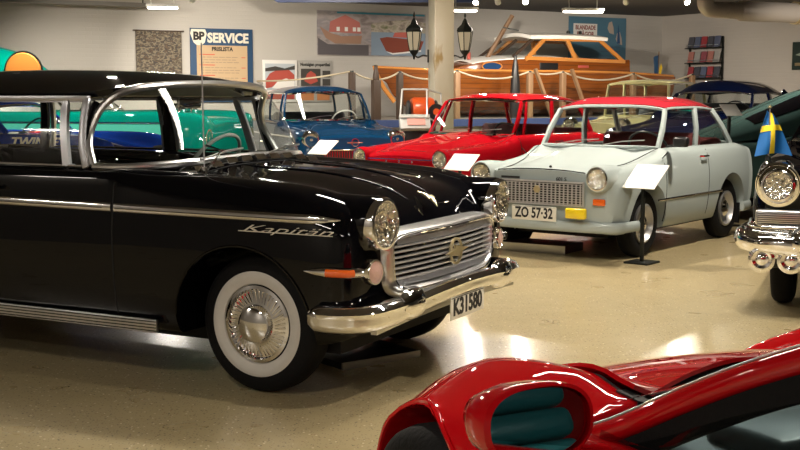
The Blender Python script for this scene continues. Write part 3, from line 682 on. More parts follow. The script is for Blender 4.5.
# ---- petrol blue saloon
BA = -1.246; BL = (-.792, 16.57)
t, B = simple_car('car', 'petrol blue 1950s saloon with a white steering wheel, under the two small posters', BL, BA, dict(
    paint='bluep', front=.60, rear=-3.45, W=.80, cy=.66, zb=.25, wb=2.5, zcowl=1.0, znose=.85, zfender=.90, zbelt=1.0, ztail=.95, zbump=.40, nose=.1,
    xb=-.80, xrb=-2.7, rarch=.36, rw=.32, yt=.58, zrail=1.38, zroof=1.485, xt=-1.02, xrt=-2.5, pillars=[(-1.05, -1.14, .03), (-1.75, -1.78, .05)], wheel='wc', bowf=.16,
    doors=[-.8, -1.75, -2.5], handles=[-1.6], hlx=.59, hly=.60, hlz=.77, hlr=.088, seat='seat', wheelm='white', trimz=.80))
gr = MB().box((.608, 0, .56), (.02, 1.16, .14), bev=.01).build('grille', M['dark'], t)
b = MB()
for k in range(34): b.box((.624, -.56+k*1.12/33, .56), (.014, .013, .12))
b.box((.622, 0, .635), (.03, 1.2, .02), bev=.008); b.box((.622, 0, .49), (.03, 1.2, .02), bev=.008)
b.build('grille_teeth', M['chrome'], gr)
e = MB().lathe([(.045, 0), (.054, 0), (.054, .012), (.045, .012), (.045, 0)], axis='x', n=28, c=(.60, 0, .73)).build('emblem', M['chrome'], t)
MB().box((.60, 0, .73), (.012, .22, .02), bev=.004).build('emblem_bar', M['chrome'], e)
for s in (1, -1): MB().lathe([(.125, -.14), (.127, -.02), (.108, .02)], c=(.60, s*.60, .77), axis='x', n=32).build('lamp_peak', M['chrome'], t)
# ---- turquoise fifties car behind the black one
t, B = simple_car('car', 'turquoise and mint open 1950s car seen through the windows of the black saloon', (-2.95, 15.25), R(-13), dict(
    paint='turq', front=.85, rear=-3.9, W=.92, cy=.78, zb=.28, wb=2.9, zcowl=1.14, znose=1.09, zfender=1.17, zbelt=1.16, ztail=1.10, zfin=1.18, zbump=.45, nose=.12,
    xb=-1.0, xrb=-2.7, rarch=.38, rw=.34, yt=.62, zrail=1.46, zroof=1.54, xt=-1.35, xrt=-2.45, pillars=[(-1.7, -1.75, .03)], wheel='wc', bowf=.2,
    doors=[-.95, -2.2], open=1, handles=[-1.95], hlx=.84, hly=.72, hlz=.85, hlr=.09, seat='mint' if False else 'white', trimz=1.03, roofp='white' if False else 'mint'))
for s in (1, -1):
    pts0 = [(x, s*(B.side(x, .9)+.006), .935) for x in [-3.7+.2*k for k in range(22)]]; pts1 = [(x, s*(B.side(x, .6)+.006), .60) for x in [-3.7+.2*k for k in range(22)]]
    rows = [[(x, s*(B.side(x, z)+.007), z) for x in [-3.7+.2*k for k in range(22)]] for z in (1.01, .94, .85, .75, .66)]
    MB().grid(rows).build('mint_side_panel', M['mint'], t, solid=.004)
for y in (-.2, .2): MB().box((.2, y, 1.19), (.16, .22, .14), bev=.02).build('hood_scoop', M['chrome'], t)
# ---- royal blue coupe with lettering
t, B = simple_car('car', 'royal blue low coupe lettered TWIN JET, behind the window of the black saloon', (-3.3, 12.55), R(-15), dict(
    paint='royal', front=.65, rear=-3.2, W=.80, cy=.64, zb=.22, wb=2.3, zcowl=.97, znose=.82, zfender=.97, zbelt=.98, ztail=.9, zbump=.38, nose=.14,
    xb=-.52, xrb=-2.1, rarch=.36, rw=.31, yt=.54, zrail=1.24, zroof=1.33, xt=-.80, xrt=-1.8, pillars=[(-1.45, -1.45, .04)],
    doors=[-.5, -1.5], handles=[-1.4], hlx=.63, hly=.56, hlz=.74, hlr=.08, seat='redseat'))
text('lettering', 'TWIN JET', M['white'], t, (-.08, -(B.side(-.08, .86)+.012), .90), (PI/2, 0, 0), .125, .62, .002, shear=.35, bold=.004)
# ---- navy rounded saloon
t, B = simple_car('car', 'navy blue rounded 1940s saloon behind the tail of the pale grey car', (3.75, 16.1), TA, dict(
    paint='navy', front=.75, rear=-3.3, W=.85, cy=.66, zb=.26, wb=2.6, zcowl=1.12, znose=.92, zfender=.95, zbelt=1.14, ztail=1.02, zbump=.4, nose=.2,
    xb=-.85, xrb=-2.55, rarch=.37, rw=.34, yt=.58, zrail=1.38, zroof=1.56, cw=.22, xt=-1.12, xrt=-2.25, pillars=[(-1.6, -1.63, .12)], frame='chrome', rpil=1, bowr=.15, bowf=.12, gutter='navy',
    doors=[-.8, -1.62], handles=[-1.48], hlx=.72, hly=.6, hlz=.78, hlr=.095, seat='seat'))
# ---- cream vintage car
t, B = simple_car('car', 'cream yellow vintage car with an open windscreen frame below the wooden boat', (3.35, 18.75), TA, dict(
    paint='cream', front=.6, rear=-2.6, W=.70, cy=.56, zb=.3, wb=2.0, zcowl=1.02, znose=.95, zfender=.93, zbelt=1.02, ztail=.95, zbump=.42, nose=.03,
    xb=-.7, xrb=-2.2, rarch=.34, rw=.32, yt=.55, zrail=1.53, zroof=1.60, xt=-.80, xrt=-2.1, pillars=[(-1.4, -1.4, .05)], frame='cream', bowf=.02, bowr=.02,
    doors=[-.7, -1.4], handles=[-1.3], hlx=.62, hly=.45, hlz=.9, hlr=.09, seat='seat'))
# ---- dark green fastback
t, B = simple_car('car', 'dark green streamlined fastback behind the small blue and yellow flag', (6.75, 13.9), R(6), dict(
    paint='green', front=.75, rear=-3.55, W=.84, cy=.66, zb=.26, wb=2.6, zcowl=1.05, znose=.92, zfender=.92, zbelt=1.02, ztail=.86, zbump=.38, nose=.2,
    xb=-.85, xrb=-2.1, rarch=.37, rw=.33, yt=.58, zrail=1.34, zroof=1.50, xt=-1.15, xrt=-1.95, pillars=[(-1.6, -1.6, .07)], rpil=1, bowr=.12, gutter='green',
    doors=[-.8, -1.62], handles=[-1.48], hlx=.72, hly=.6, hlz=.78, hlr=.095, seat='seat'))
# fastback tail shell rising from the tail to the roof, with its slit window
rows = []
for k in range(17):
    u = k/16; x = -3.5+u*1.65; zc = pchip([0, .2, .5, .8, 1], [.86, 1.0, 1.22, 1.42, 1.50], u); w_ = pchip([0, .5, 1], [.50, .63, .60], u); rows.append([(x, w_*math.sin(a), (.82+.2*u)+(zc-.82-.2*u)*max(0, math.cos(a))**.6) for a in [R(-90+180*j/24) for j in range(25)]])
fb = MB().grid(rows).build('fastback', M['green'], t, 60, solid=.02)
for s in (1, -1):
    def P_(x, q):
        u = (x+3.5)/1.65; zc = pchip([0, .2, .5, .8, 1], [.86, 1.0, 1.22, 1.42, 1.50], u); w_ = pchip([0, .5, 1], [.50, .63, .60], u); a = R(q); return (x, s*(w_*math.sin(a)+.014*math.sin(a)), (.82+.2*u)+(zc-.82-.2*u)*max(0, math.cos(a))**.6+.014)
    rows = [[P_(x, q) for x in [-2.95+.07*k for k in range(11)]] for q in (22, 32, 44, 56)]
    MB().grid(rows).build('rear_window', M['black'], fb, solid=.006)
MB().tube([(-3.55+.1*k, 0, pchip([0, .2, .5, .8, 1], [.86, 1.0, 1.22, 1.42, 1.50], max(0, (.1*k-.05)/1.65))+.012) for k in range(17)], .008, 6).build('spine_trim', M['chrome'], fb)
# ---- black limousine at the right edge
CL = (3.27, 7.47); CA = -1.95
t, B = simple_car('car', 'big black 1950s car with heavy chrome bumper, cut off by the right edge', CL, CA, dict(
    paint='black', front=.50, rear=-3.9, W=1.0, cy=.86, zb=.28, wb=3.0, zcowl=1.06, znose=.97, zfender=.97, zbelt=1.04, ztail=1.0, zfin=1.05, zbump=1.9 if False else .52, hbump=.13, nose=.05,
    xb=-1.0, xrb=-3.1, rarch=.40, rw=.36, yt=.66, zrail=1.38, zroof=1.5, xt=-1.35, xrt=-2.85, pillars=[(-2.0, -2.05, .05)], wheel='c', bowf=.2,
    doors=[-1.0, -2.1], handles=[-1.9], hlx=.56, hly=.82, hlz=.825, hlr=.088, seat='seat', win=.06, wdx=-.12))
CADB = B
for s in (1, -1):
    n = MB(); rows = [[(x+(.05*math.sin(a) if x > .5 else 0), s*.82+r*math.cos(a), zc+r*math.sin(a)*1.05) for a in [2*PI*k/32 for k in range(32)]] for (x, r, zc) in [(.0, .07, .89), (.3, .118, .845), (.50, .130, .83), (.58, .128, .828), (.57, .10, .826)]]
    n.grid(rows, closev=True); n.f.append(tuple(range(32))); n.build('headlight_nacelle', M['black'], t)
    MB().grid([[(x+.045*math.sin(a), s*.82+r*math.cos(a), .83+r*1.05*math.sin(a)) for a in [2*PI*k/40 for k in range(41)]] for x, r in ((.55, .131), (.575, .132), (.58, .115), (.565, .10))]).build('headlight_bezel', M['chrome'], t, solid=.003)
    q = MB().box((.53, s*.80, .625), (.06, .30, .10), bev=.02).build('side_grille', M['dull_chrome'], t)
    b = MB()
    for k in range(7): b.box((.562, s*.80, .588+k*.0125), (.006, .27, .004))
    b.build('side_grille_bars', M['trimblack'], q)
    MB().sweep(smooth_line([(.10, s*1.005, .56), (.35, s*1.0, .56), (.52, s*.95, .565), (.57, s*.78, .565), (.57, s*.6, .565)], 16), .03, .03, rnd=True).build('lower_brow_trim', M['chrome'], t)
    # bumper horn
    h = MB(); rows = []
    for (x, r, zz) in [(.40, .10, .50), (.52, .115, .49), (.62, .10, .485), (.68, .06, .48), (.70, .01, .48)]: rows.append([(x, s*.62+r*1.3*math.cos(a), zz+r*math.sin(a)) for a in [2*PI*k/24 for k in range(24)]])
    h.grid(rows, closev=True); h.build('bumper_horn', M['chrome'], t)
    MB().sweep(smooth_line([(.05, s*1.04, .48), (.35, s*1.05, .48), (.52, s*.99, .475), (.60, s*.82, .47), (.62, s*.60, .46)], 18), .09, .13, rnd=True).build('bumper_wing', M['chrome'], t)
    for y in (.90, .73):
        l = MB().lathe([(0, -.10), (.05, -.09), (.062, -.02), (.064, .0), (.05, .004), (.046, -.01), (.03, -.014), (.028, .0), (.02, .004), (0, .006)], axis='x', n=28).build('round_lamp', M['chrome'], t); l.location = (.60, s*y, .37); l.scale = (1, 1.25, 1.25)
    MB().box((.54, s*.62, .40), (.08, .72, .06), bev=.03).build('lower_bumper', M['chrome'], t)
# ================================================================== red sports car in the foreground
SL = (.742, 2.943); SA = 2.01
def sports():
    t = thing('sports_car', 'glossy red low sports car with curved fenders, closest to the camera and cut off below', 'car', (*SL, 0), SA)
    def S(x, zc, zcr, W, zb=.16, cy=.62, dip=.05): return (x, sec(zc, zcr, cy, W, zb, dip=dip, sh=.06))
    def F(x, zc, zcr, W, cy=.54, dip=.012): return (x, sec(zc, zcr, cy, W, .16, dip=dip, sh=.065))
    keys = [S(.66, .34, .34, .36, .26, .30, 0), S(.62, .40, .40, .48, .22, .40, .0), F(.56, .45, .46, .58, .46, .0), F(.495, .50, .53, .64, .50, .0), F(.383, .57, .625, .705, .53), F(.227, .64, .705, .75), F(.086, .69, .755, .775), F(-.085, .72, .784, .785),
            F(-.239, .735, .795, .79), F(-.36, .742, .782, .79), F(-.46, .742, .775, .79), (-.50, csec(.765, .70, .79, .16, fl=.25, sh=.035)), (-1.3, csec(.775, .70, .79, .16, fl=.25, sh=.035)), (-1.9, csec(.80, .70, .80, .16, fl=.25, sh=.035)),
            S(-1.95, .82, .80, .80), S(-2.3, .84, .86, .83), S(-2.8, .80, .80, .80), S(-3.05, .66, .66, .7, .3)]
    B = Body(keys)
    B.build(M['sport'], t, [(0, .31), (-2.35, .31)], [.365, .37], .04, inner=.5, ang=50)
    for x in (0, -2.35):
        for s in (1, -1): wheel(t, x, s, .69, .315, .18, 's', .19)
    for s in (1, -1):
        arch_trim(B, t, 0, .31, .372, M['sport'], s, .007, a0=-5, a1=185, out=.002)
        vline(B, t, 'door_gap', M['dark'], -.56, .25, .76, s, .007)
        MB().tube([(x, s*(.50-.20*(x+.4)/1.), B.top(x, .50-.20*(x+.4))+.0) for x in [-.42+.05*k for k in range(18)]], .0035, 6).build('hood_gap', M['dark'], t)
        l = MB().lathe([(0, .0), (.05, .0), (.045, .02), (0, .03)], axis='x', n=28, c=(.55, s*.30, .33)).build('headlight', M['lens'], t)
    # raised hood whose rear edge stands over the dark cowl
    rows = []; rb_ = lambda v: -.15-.26*abs(v)**1.3
    for i in range(16):
        q = i/15; row = []
        for v in [-1+2*j/20 for j in range(21)]:
            x = rb_(v)+(.52-rb_(v))*q; row.append((x, v*.49*(1-.25*q), B.top(x, abs(v)*.49*(1-.25*q))+.006+.014*(1-q)))
        rows.append(row)
    MB().grid(rows).build('hood', M['sport'], t, 60, solid=.010)
    rows = [[(-.50+(rb_(v)+.50+.02)*q, v*.52, B.top(-.495+(rb_(v)+.50+.02)*q, abs(v)*.52)+.003) for v in [-1+2*j/20 for j in range(21)]] for q in (0, .33, .66, 1)]
    MB().grid(rows).build('cowl', M['dark'], t, 60, solid=.003)
    MB().box((-.56, 0, .735), (.16, 1.26, .03), bev=.01).build('cowl', M['dark'], t)
    # windscreen, roof
    ap = [(-.48, .69, .715), (-.63, .675, .785), (-.76, .655, .858), (-.90, .63, .932), (-1.04, .60, .995), (-1.20, .56, 1.055), (-1.36, .53, 1.09)]
    L_ = smooth_line(ap, 18)
    for s in (1, -1):
        pts = [Vector((p.x, s*p.y, p.z)) for p in L_]
        MB().sweep(pts, .05, .045, up=(.4, 0, 1), rnd=True).build('windscreen_pillar', M['sport'], t)
        MB().sweep([p+Vector((.014, 0, .020)) for p in pts], .005, .005, up=(.4, 0, 1), rnd=True).build('windscreen_gasket', M['dull_chrome'], t)
        rl = smooth_line([tuple(pts[-1]), (-1.7, s*.53, 1.12), (-2.0, s*.56, 1.05), (-2.35, s*.62, .88)], 14)
        MB().sweep(rl, .05, .045, up=(0, 0, 1), rnd=True).build('roof_rail', M['sport'], t)
        inn = [p+Vector((-.035, -s*.004, -.028)) for p in pts]
        MB().sweep(inn, .035, .04, up=(.4, 0, 1)).build('window_seal', M['rubber'], t)
        # side glass
        bot = [(x, s*.715, .785) for x in (-.62, -1.0, -1.5, -2.0)]
        MB().grid(patch(bot, [tuple(Vector((p.x, s*(abs(p.y)+.01), p.z))) for p in (smooth_line([tuple(inn[1]), tuple(inn[8]), tuple(inn[-1]), (-1.9, s*.56, 1.05)], 8))], 16, 6)).build('side_window', M['tglass'], t)
        # door mirror
        mr = thing('door_mirror', None, None); del_ = None
        mr.parent = t; mr.location = (-.735, s*.945, .860); mr.rotation_euler = (0, R(6), s*R(2)); mr.scale = (.93, .93, .93)
        sh = MB(); rows = []
        for (x, q) in [(.125, .05), (.11, .35), (.07, .72), (.02, .93), (-.03, 1.0), (-.05, .99), (-.055, .90)]:
            rows.append([(x, .112*q*math.copysign(abs(math.cos(a))**.8, math.cos(a)), .068*q*math.copysign(abs(math.sin(a))**.8, math.sin(a))) for a in [2*PI*k/36 for k in range(36)]])
        sh.grid(rows, closev=True); sh.f.append(tuple(range(36)))
        sh.build('mirror_shell', M['sport'], mr, 50)
        MB().add([(-.046, .098*math.copysign(abs(math.cos(a))**.8, math.cos(a)), .058*math.copysign(abs(math.sin(a))**.8, math.sin(a))) for a in [2*PI*k/36 for k in range(36)]], [tuple(range(36))]).build('mirror_glass', M['mirror'], mr)
        MB().sweep([(.03, -s*.05, -.03), (.06, -s*.14, -.075), (.08, -s*.22, -.10)], .05, .035, rnd=True).build('mirror_arm', M['sport'], mr)
    bot = [(-.40-.10*v*v, v*.69, .775) for v in [-1+k/8 for k in range(17)]]; top = [(-1.20-.14*v*v, v*.54, 1.135-.04*v*v) for v in [-1+k/8 for k in range(17)]]
    bot = [(-.42-.08*v*v, v*.69, .785) for v in [-1+k/8 for k in range(17)]]
    MB().grid(patch(bot, top, 16, 8, .02)).build('windscreen', M['tglass'], t, 60)
    MB().sweep(smooth_line(top, 16), .05, .03, rnd=True).build('windscreen_header', M['sport'], t)
    MB().grid([[(x, v*(.53), 1.14+.01-.03*v*v-(max(0, -1.5-x))**2*.12) for v in [-1+k/8 for k in range(17)]] for x in [-1.24-.08*i for i in range(10)]]).build('roof', M['sport'], t, solid=.02)
    MB().grid(patch([(-2.5, v*.58, .86) for v in (-1, 0, 1)], [(-1.98, v*.52, 1.10) for v in (-1, 0, 1)], 8, 6)).build('rear_window', M['tglass'], t)
    # cabin
    d = MB().box((-.72, 0, .70), (.36, 1.34, .15), bev=.05).build('dashboard', M['dashp'], t)
    MB().box((-.80, .36, .775), (.20, .40, .07), bev=.03).build('instrument_hood', M['dashp'], d)
    steering(t, (-1.02, .36, .76), .18)
    for s in (1, -1):
        st = MB().box((-1.45, s*.36, .38), (.5, .46, .16), bev=.05).build('seat', M['tealseat'], t)
        r_ = Matrix.Rotation(R(-20), 3, 'Y'); bk = MB()
        for k in range(6): bk.box(Vector((-1.72, s*.36, .44))+r_ @ Vector((0, 0, .05+k*.085)), (.13, .44, .08), r_, bev=.03)
        bk.build('seat_back', M['tealseat'], st)
        MB().box((-1.2, s*.70, .60), (1.2, .03, .3), bev=.01).build('door_lining', M['dashp'], t)
M['sport'] = paint('sports_car_red', (.52, .004, .008), .1)
M['mirror'] = mat('mirror_glass', (.8, .82, .82), .01, 1.)
sports()
M['lglass'] = mat('lantern_glass', (.30, .27, .20), .3, emit=(1, .8, .5), estr=.14)
# ================================================================== hall furnishing
def wt(name, label, cat, u, v, z=0, group=None, rot=0): return thing(name, label, cat, tuple(Wp(u, v, z)), WA+rot, group)
def art(name, cols, scale, seed=0, rough=.4, stops=None, kind='noise'):
    m, nt, b = nodes_of(name); L = nt.links; b.inputs['Roughness'].default_value = rough
    tc = nt.nodes.new('ShaderNodeTexCoord'); mp = nt.nodes.new('ShaderNodeMapping'); mp.inputs['Location'].default_value = (seed, seed*.7, seed*.3); mp.inputs['Scale'].default_value = scale
    L.new(tc.outputs['Object'], mp.inputs[0])
    if kind == 'noise': n = nt.nodes.new('ShaderNodeTexNoise'); n.inputs['Detail'].default_value = 5; n.inputs['Scale'].default_value = 1; o = n.outputs['Fac']
    else: n = nt.nodes.new('ShaderNodeTexVoronoi'); n.inputs['Scale'].default_value = 1; o = n.outputs['Distance']
    L.new(mp.outputs[0], n.inputs['Vector']); r = nt.nodes.new('ShaderNodeValToRGB'); L.new(o, r.inputs[0]); e = r.color_ramp.elements
    st = stops or [.3+.4*i/(len(cols)-1) for i in range(len(cols))]
    e[0].position = st[0]; e[0].color = (*cols[0], 1); e[1].position = st[-1]; e[1].color = (*cols[-1], 1)
    for p, c in list(zip(st, cols))[1:-1]: k = e.new(p); k.color = (*c, 1)
    L.new(r.outputs[0], b.inputs['Base Color']); return m
def blob(b, pts, y=-.016): # flat printed shape on a poster, x-z outline
    n = len(pts); b.add([(x, y, z) for x, z in pts]+[(x, y+.003, z) for x, z in pts], [tuple(range(n)), tuple(range(2*n-1, n-1, -1))]+[(i, i+n, (i+1) % n+n, (i+1) % n) for i in range(n)])
    return b
C_ = lambda n, c, r=.6: mat(n, c, r)
sky_, sea_, redp_, whp_, darkp_, tan_, bluep_, brp_ = C_('print_sky', (.45, .50, .55)), C_('print_water', (.16, .24, .33)), C_('print_red', (.42, .07, .05)), C_('print_white', (.75, .74, .72)), C_('print_dark', (.05, .045, .04)), C_('print_tan', (.50, .36, .22)), C_('print_blue', (.03, .09, .22)), C_('print_brown', (.22, .08, .03))
# woven tapestry on the left
t = wt('tapestry', 'dark woven wall hanging with small figures, left of the blue price list sign', 'tapestry', -1.17, .03, 2.12)
m_tap = art('woven_pattern', [(.02, .018, .018), (.13, .09, .06), (.03, .03, .035), (.24, .20, .14), (.04, .03, .025), (.16, .13, .10)], (10, 9, 22), 3, .9)
MB().grid([[(x, -.012+.008*math.sin(x*14+z*3), z) for x in [-.43+.86*k/24 for k in range(25)]] for z in [-.40+.78*j/20 for j in range(21)]]).build('woven_cloth', m_tap, t, solid=.008)
MB().tube([(-.48, -.01, .39), (.48, -.01, .39)], .012, 8).build('hanging_rod', M['wood'], t)
# BP price list
t = wt('price_sign', 'tall blue framed BP SERVICE price list with tan panel on the wall', 'sign', .045, .03, 1.90)
MB().box((0, 0, 0), (1.24, .03, 1.36), bev=.006).build('blue_board', C_('sign_blue', (.018, .06, .14)), t)
MB().box((0, -.018, -.14), (1.0, .01, 1.02)).build('tan_panel', tan_, t)
text('heading', 'SERVICE', C_('sign_cream', (.72, .68, .58)), t, (.12, -.018, .50), FACEYN, .24, .82, .002, bold=.010)
sh = MB(); blob(sh, [(-.60, .66), (-.33, .66), (-.30, .58), (-.34, .42), (-.45, .33), (-.56, .42), (-.62, .58)], -.022); s0 = sh.build('shield', C_('sign_cream_shield', (.72, .70, .60)), t)
text('shield_letters', 'BP', M['ink'], s0, (-.46, -.025, .53), FACEYN, .20, .22, .002, bold=.01)
text('title', 'PRISLISTA', M['ink'], t, (0, -.025, .30), FACEYN, .10, .42, .001, bold=.004)
b = MB(); b2 = MB(); random.seed(5)
for i in range(17):
    z = .20-i*.048
    if i % 4 == 0: b2.box((-.30, -.024, z), (.30, .002, .016)); b2.box((.42, -.024, z-.05), (.08, .002, .014))
    else:
        x = -.42
        while x < .28:
            w_ = random.uniform(.04, .12); b.box((x+w_/2, -.024, z), (w_, .002, .010)); x += w_+.02
tag(b.build('printed_lines', C_('print_grey', (.25, .2, .14)), t), kind='stuff'); tag(b2.build('red_printed_lines', C_('print_red2', (.55, .08, .04)), t), kind='stuff')
# two small boat posters
t = wt('poster', 'white framed poster of a red and white boat, left of the grey text poster', 'poster', 1.22, .03, 1.62)
MB().box((0, 0, 0), (.72, .02, .80), bev=.004).build('white_border', whp_, t); MB().box((0, -.012, .08), (.62, .006, .50)).build('photo_print', sky_, t)
blob(MB(), [(-.30, .02), (-.22, .14), (-.05, .22), (.18, .22), (.30, .12), (.30, .0), (.0, .0), (-.18, -.12), (-.30, -.14)]).build('red_boat_print', redp_, t)
blob(MB(), [(-.18, -.14), (-.05, .0), (.12, .05), (.30, .0), (.30, -.15)], -.018).build('white_bow_print', whp_, t); blob(MB(), [(-.31, .24), (-.1, .28), (.1, .24), (.31, .30), (.31, .22), (-.31, .18)], -.0185).build('dark_hills_print', darkp_, t)
MB().box((0, -.012, -.30), (.6, .004, .10)).build('lower_photo', redp_, t)
t = wt('poster', 'grey poster headed with black lettering above red boat photos', 'poster', 1.97, .03, 1.62)
MB().box((0, 0, 0), (.72, .02, .80), bev=.004).build('grey_sheet', C_('print_light_grey', (.36, .35, .33)), t)
text('heading', 'Nostalgien propertilsal', M['ink'], t, (0, -.013, .32), FACEYN, .085, .64, .001, bold=.003)
MB().box((-.10, -.012, .07), (.42, .006, .34)).build('photo_print', darkp_, t); blob(MB(), [(-.24, .0), (-.18, .14), (-.10, .20), (0, .14), (.05, .0), (-.1, -.06)], -.018).build('red_boat_print', redp_, t)
for z in (.14, -.02): MB().box((.24, -.012, z), (.17, .006, .13)).build('small_photo', darkp_, t)
for x in (-.17, .17): MB().box((x, -.012, -.27), (.27, .006, .2)).build('lower_photo', C_('print_orange', (.5, .2, .08)), t)
# big double boat poster
t = wt('boat_banner', 'wide wall poster of a red boathouse and a mahogany motor boat on water', 'poster', 3.25, .03, 2.56)
MB().box((0, 0, 0), (2.46, .02, .86)).build('sheet', art('faded_shore', [(.20, .17, .17), (.36, .32, .32), (.26, .24, .26), (.42, .40, .40)], (2.5, 2, 6), 2), t)
blob(MB(), [(-.98, .02), (-.95, .22), (-.62, .36), (-.30, .22), (-.26, .0)]).build('boathouse_print', C_('print_faded_red', (.45, .15, .13)), t)
blob(MB(), [(-1.18, .12), (-.95, .0), (-.7, -.06), (-.25, -.04), (-.28, -.20), (-.85, -.20), (-1.05, -.10)], -.0175).build('old_boat_print', C_('print_faded_brown', (.34, .20, .14)), t)
blob(MB(), [(-1.22, -.42), (-1.22, -.1), (-1.0, -.22), (-.1, -.22), (-.1, -.42)], -.0165).build('dark_shore_print', C_('print_slate', (.10, .09, .10)), t)
b = MB()
for x in (-.78, -.60, -.42, -.32): b.box((x, -.019, .08), (.07, .002, .08))
b.build('house_windows_print', whp_, t)
blob(MB(), [(-.04, -.42), (-.04, .06), (1.22, .06), (1.22, -.42)], -.0165).build('water_print', C_('print_water2', (.22, .29, .38)), t)
blob(MB(), [(-.04, .04), (-.04, .20), (.3, .26), (.8, .30), (1.22, .25), (1.22, .04)], -.0168).build('village_print', art('village', [(.12, .10, .09), (.45, .40, .34), (.14, .16, .08)], (6, 1, 10), 9), t)
blob(MB(), [(.15, -.08), (.32, -.05), (.75, -.08), (1.18, -.12), (1.10, -.30), (.45, -.37), (.30, -.33)], -.019).build('motor_boat_print', C_('print_mahogany', (.22, .05, .03)), t)
blob(MB(), [(.45, -.05), (.50, .04), (.85, .06), (.98, -.06)], -.019).build('boat_cabin_print', C_('print_faded_red2', (.5, .12, .1)), t)
blob(MB(), [(.3, -.34), (.45, -.40), (1.12, -.33), (1.11, -.30), (.45, -.37)], -.0195).build('waterline_print', whp_, t)
MB().box((.2, -.014, .40), (2.0, .004, .035)).build('teal_stripe', C_('print_teal', (.03, .22, .30)), t)
# blue BLANDADE FRUKTER style poster
t = wt('poster', 'large pale blue poster with two figures behind the cabin of the wooden boat', 'poster', 8.97, .03, 2.50)
MB().box((0, 0, 0), (1.62, .02, 1.14)).build('blue_sheet', C_('poster_blue', (.08, .19, .28)), t)
MB().box((-.36, -.014, .26), (.66, .008, .32)).build('white_label', whp_, t)
text('heading', 'BLANDADE', C_('print_dark_red', (.25, .05, .04)), t, (-.36, -.02, .33), FACEYN, .13, .56, .001, bold=.004); text('heading', 'FRÅGOR', C_('print_dark_red', (.25, .05, .04)), t, (-.36, -.02, .19), FACEYN, .13, .48, .001, bold=.004)
for x, z, k in ((.36, .33, 1), (.60, .10, 1.0)):
    blob(MB(), [(x-.09*k, z), (x-.05*k, z+.13*k), (x+.03, z+.16*k), (x+.08*k, z+.02), (x+.10*k, z-.13*k), (x-.03, z-.10*k)], -.014).build('figure_print', C_('print_flesh', (.45, .38, .33)), t)
blob(MB(), [(.56, .2), (.58, .42), (.62, .2), (.64, .0), (.55, .0)], -.016).build('dark_figure_print', bluep_, t)
b = MB()
for i in range(5): b.box((.35, -.013, -.08-.1*i), (.62, .004, .022))
b.build('text_lines', C_('print_slate_blue', (.08, .15, .24)), t)
# magazine rack and picture on the right wall (faces -u)
def rt_(name, label, cat, v, z, group=None, off=0.04):
    p = Wp(UR-off, v, z); return thing(name, label, cat, tuple(p), WA-PI/2, group)   # local x = +v, local -y = out of the wall
t = rt_('magazine_rack', 'grey metal wall rack with three rows of magazines', 'magazine rack', 1.48, 1.62)
for s in (-.5, .5): MB().box((s, -.02, .48), (.03, .03, 1.04)).build('upright', M['iron'], t)
for k in range(3): MB().box((0, -.08, .10+k*.33), (1.04, .16, .02)).build('shelf', M['iron'], t); 
for k in range(3):
    MB().box((0, -.155, .16+k*.33), (1.0, .008, .014)).build('retaining_bar', M['dull_chrome'], t)
mc = [(.35, .05, .06), (.45, .18, .15), (.08, .08, .10), (.4, .38, .36), (.12, .14, .22), (.3, .08, .1)]
rows_ = ('top', 'middle', 'bottom'); covers = ('dark red', 'salmon red', 'black', 'pale grey', 'slate blue', 'crimson'); cv = [C_('magazine_cover', c, .3) for c in mc]
for k in range(3):
    for j in range(5):
        i = (j*2+k) % 6; p = Wp(UR-.04, 1.48, 1.62) + V*(-.40+.2*j) + Vector((0, 0, .235+k*.33)) - U*.08
        o = MB().box((0, 0, 0), (.17, .012, .24), Matrix.Rotation(R(-12), 3, 'X')).build('magazine', cv[i]); o.location = p; o.rotation_euler = (0, 0, WA-PI/2)
        tag(o, '%s magazine on the %s shelf of the wall rack, %s from its left end' % (covers[i], rows_[2-k], ('first', 'second', 'third', 'fourth', 'fifth')[j]), 'magazine', 'magazines in the wall rack')
t = rt_('picture', 'small dark green picture with a pale line at the right edge of the photo', 'picture', 4.3, 2.14)
MB().box((0, 0, 0), (.78, .02, .56), bev=.004).build('dark_sheet', C_('print_dark_green', (.02, .035, .03)), t); MB().box((0, -.014, -.17), (.62, .004, .06)).build('gold_caption', M['gold'], t); blob(MB(), [(-.3, .02), (-.1, .08), (.25, .05), (.3, 0), (-.1, -.02)], -.014).build('pale_outline', C_('print_pale_green', (.3, .36, .3)), t)
# raised platform
sl = slab('platform', 1.35, 10.85, .02, 3.15, 0, .93, mat('platform_paint', (.22, .20, .17), .6), None); tag(sl, 'long low grey platform with a blue front edge carrying the wooden boat', 'platform')
e = slab('platform_edge', 1.3, 10.85, 3.15, 3.2, .80, .928, mat('platform_blue', (.03, .05, .14), .5), None); e.parent = sl
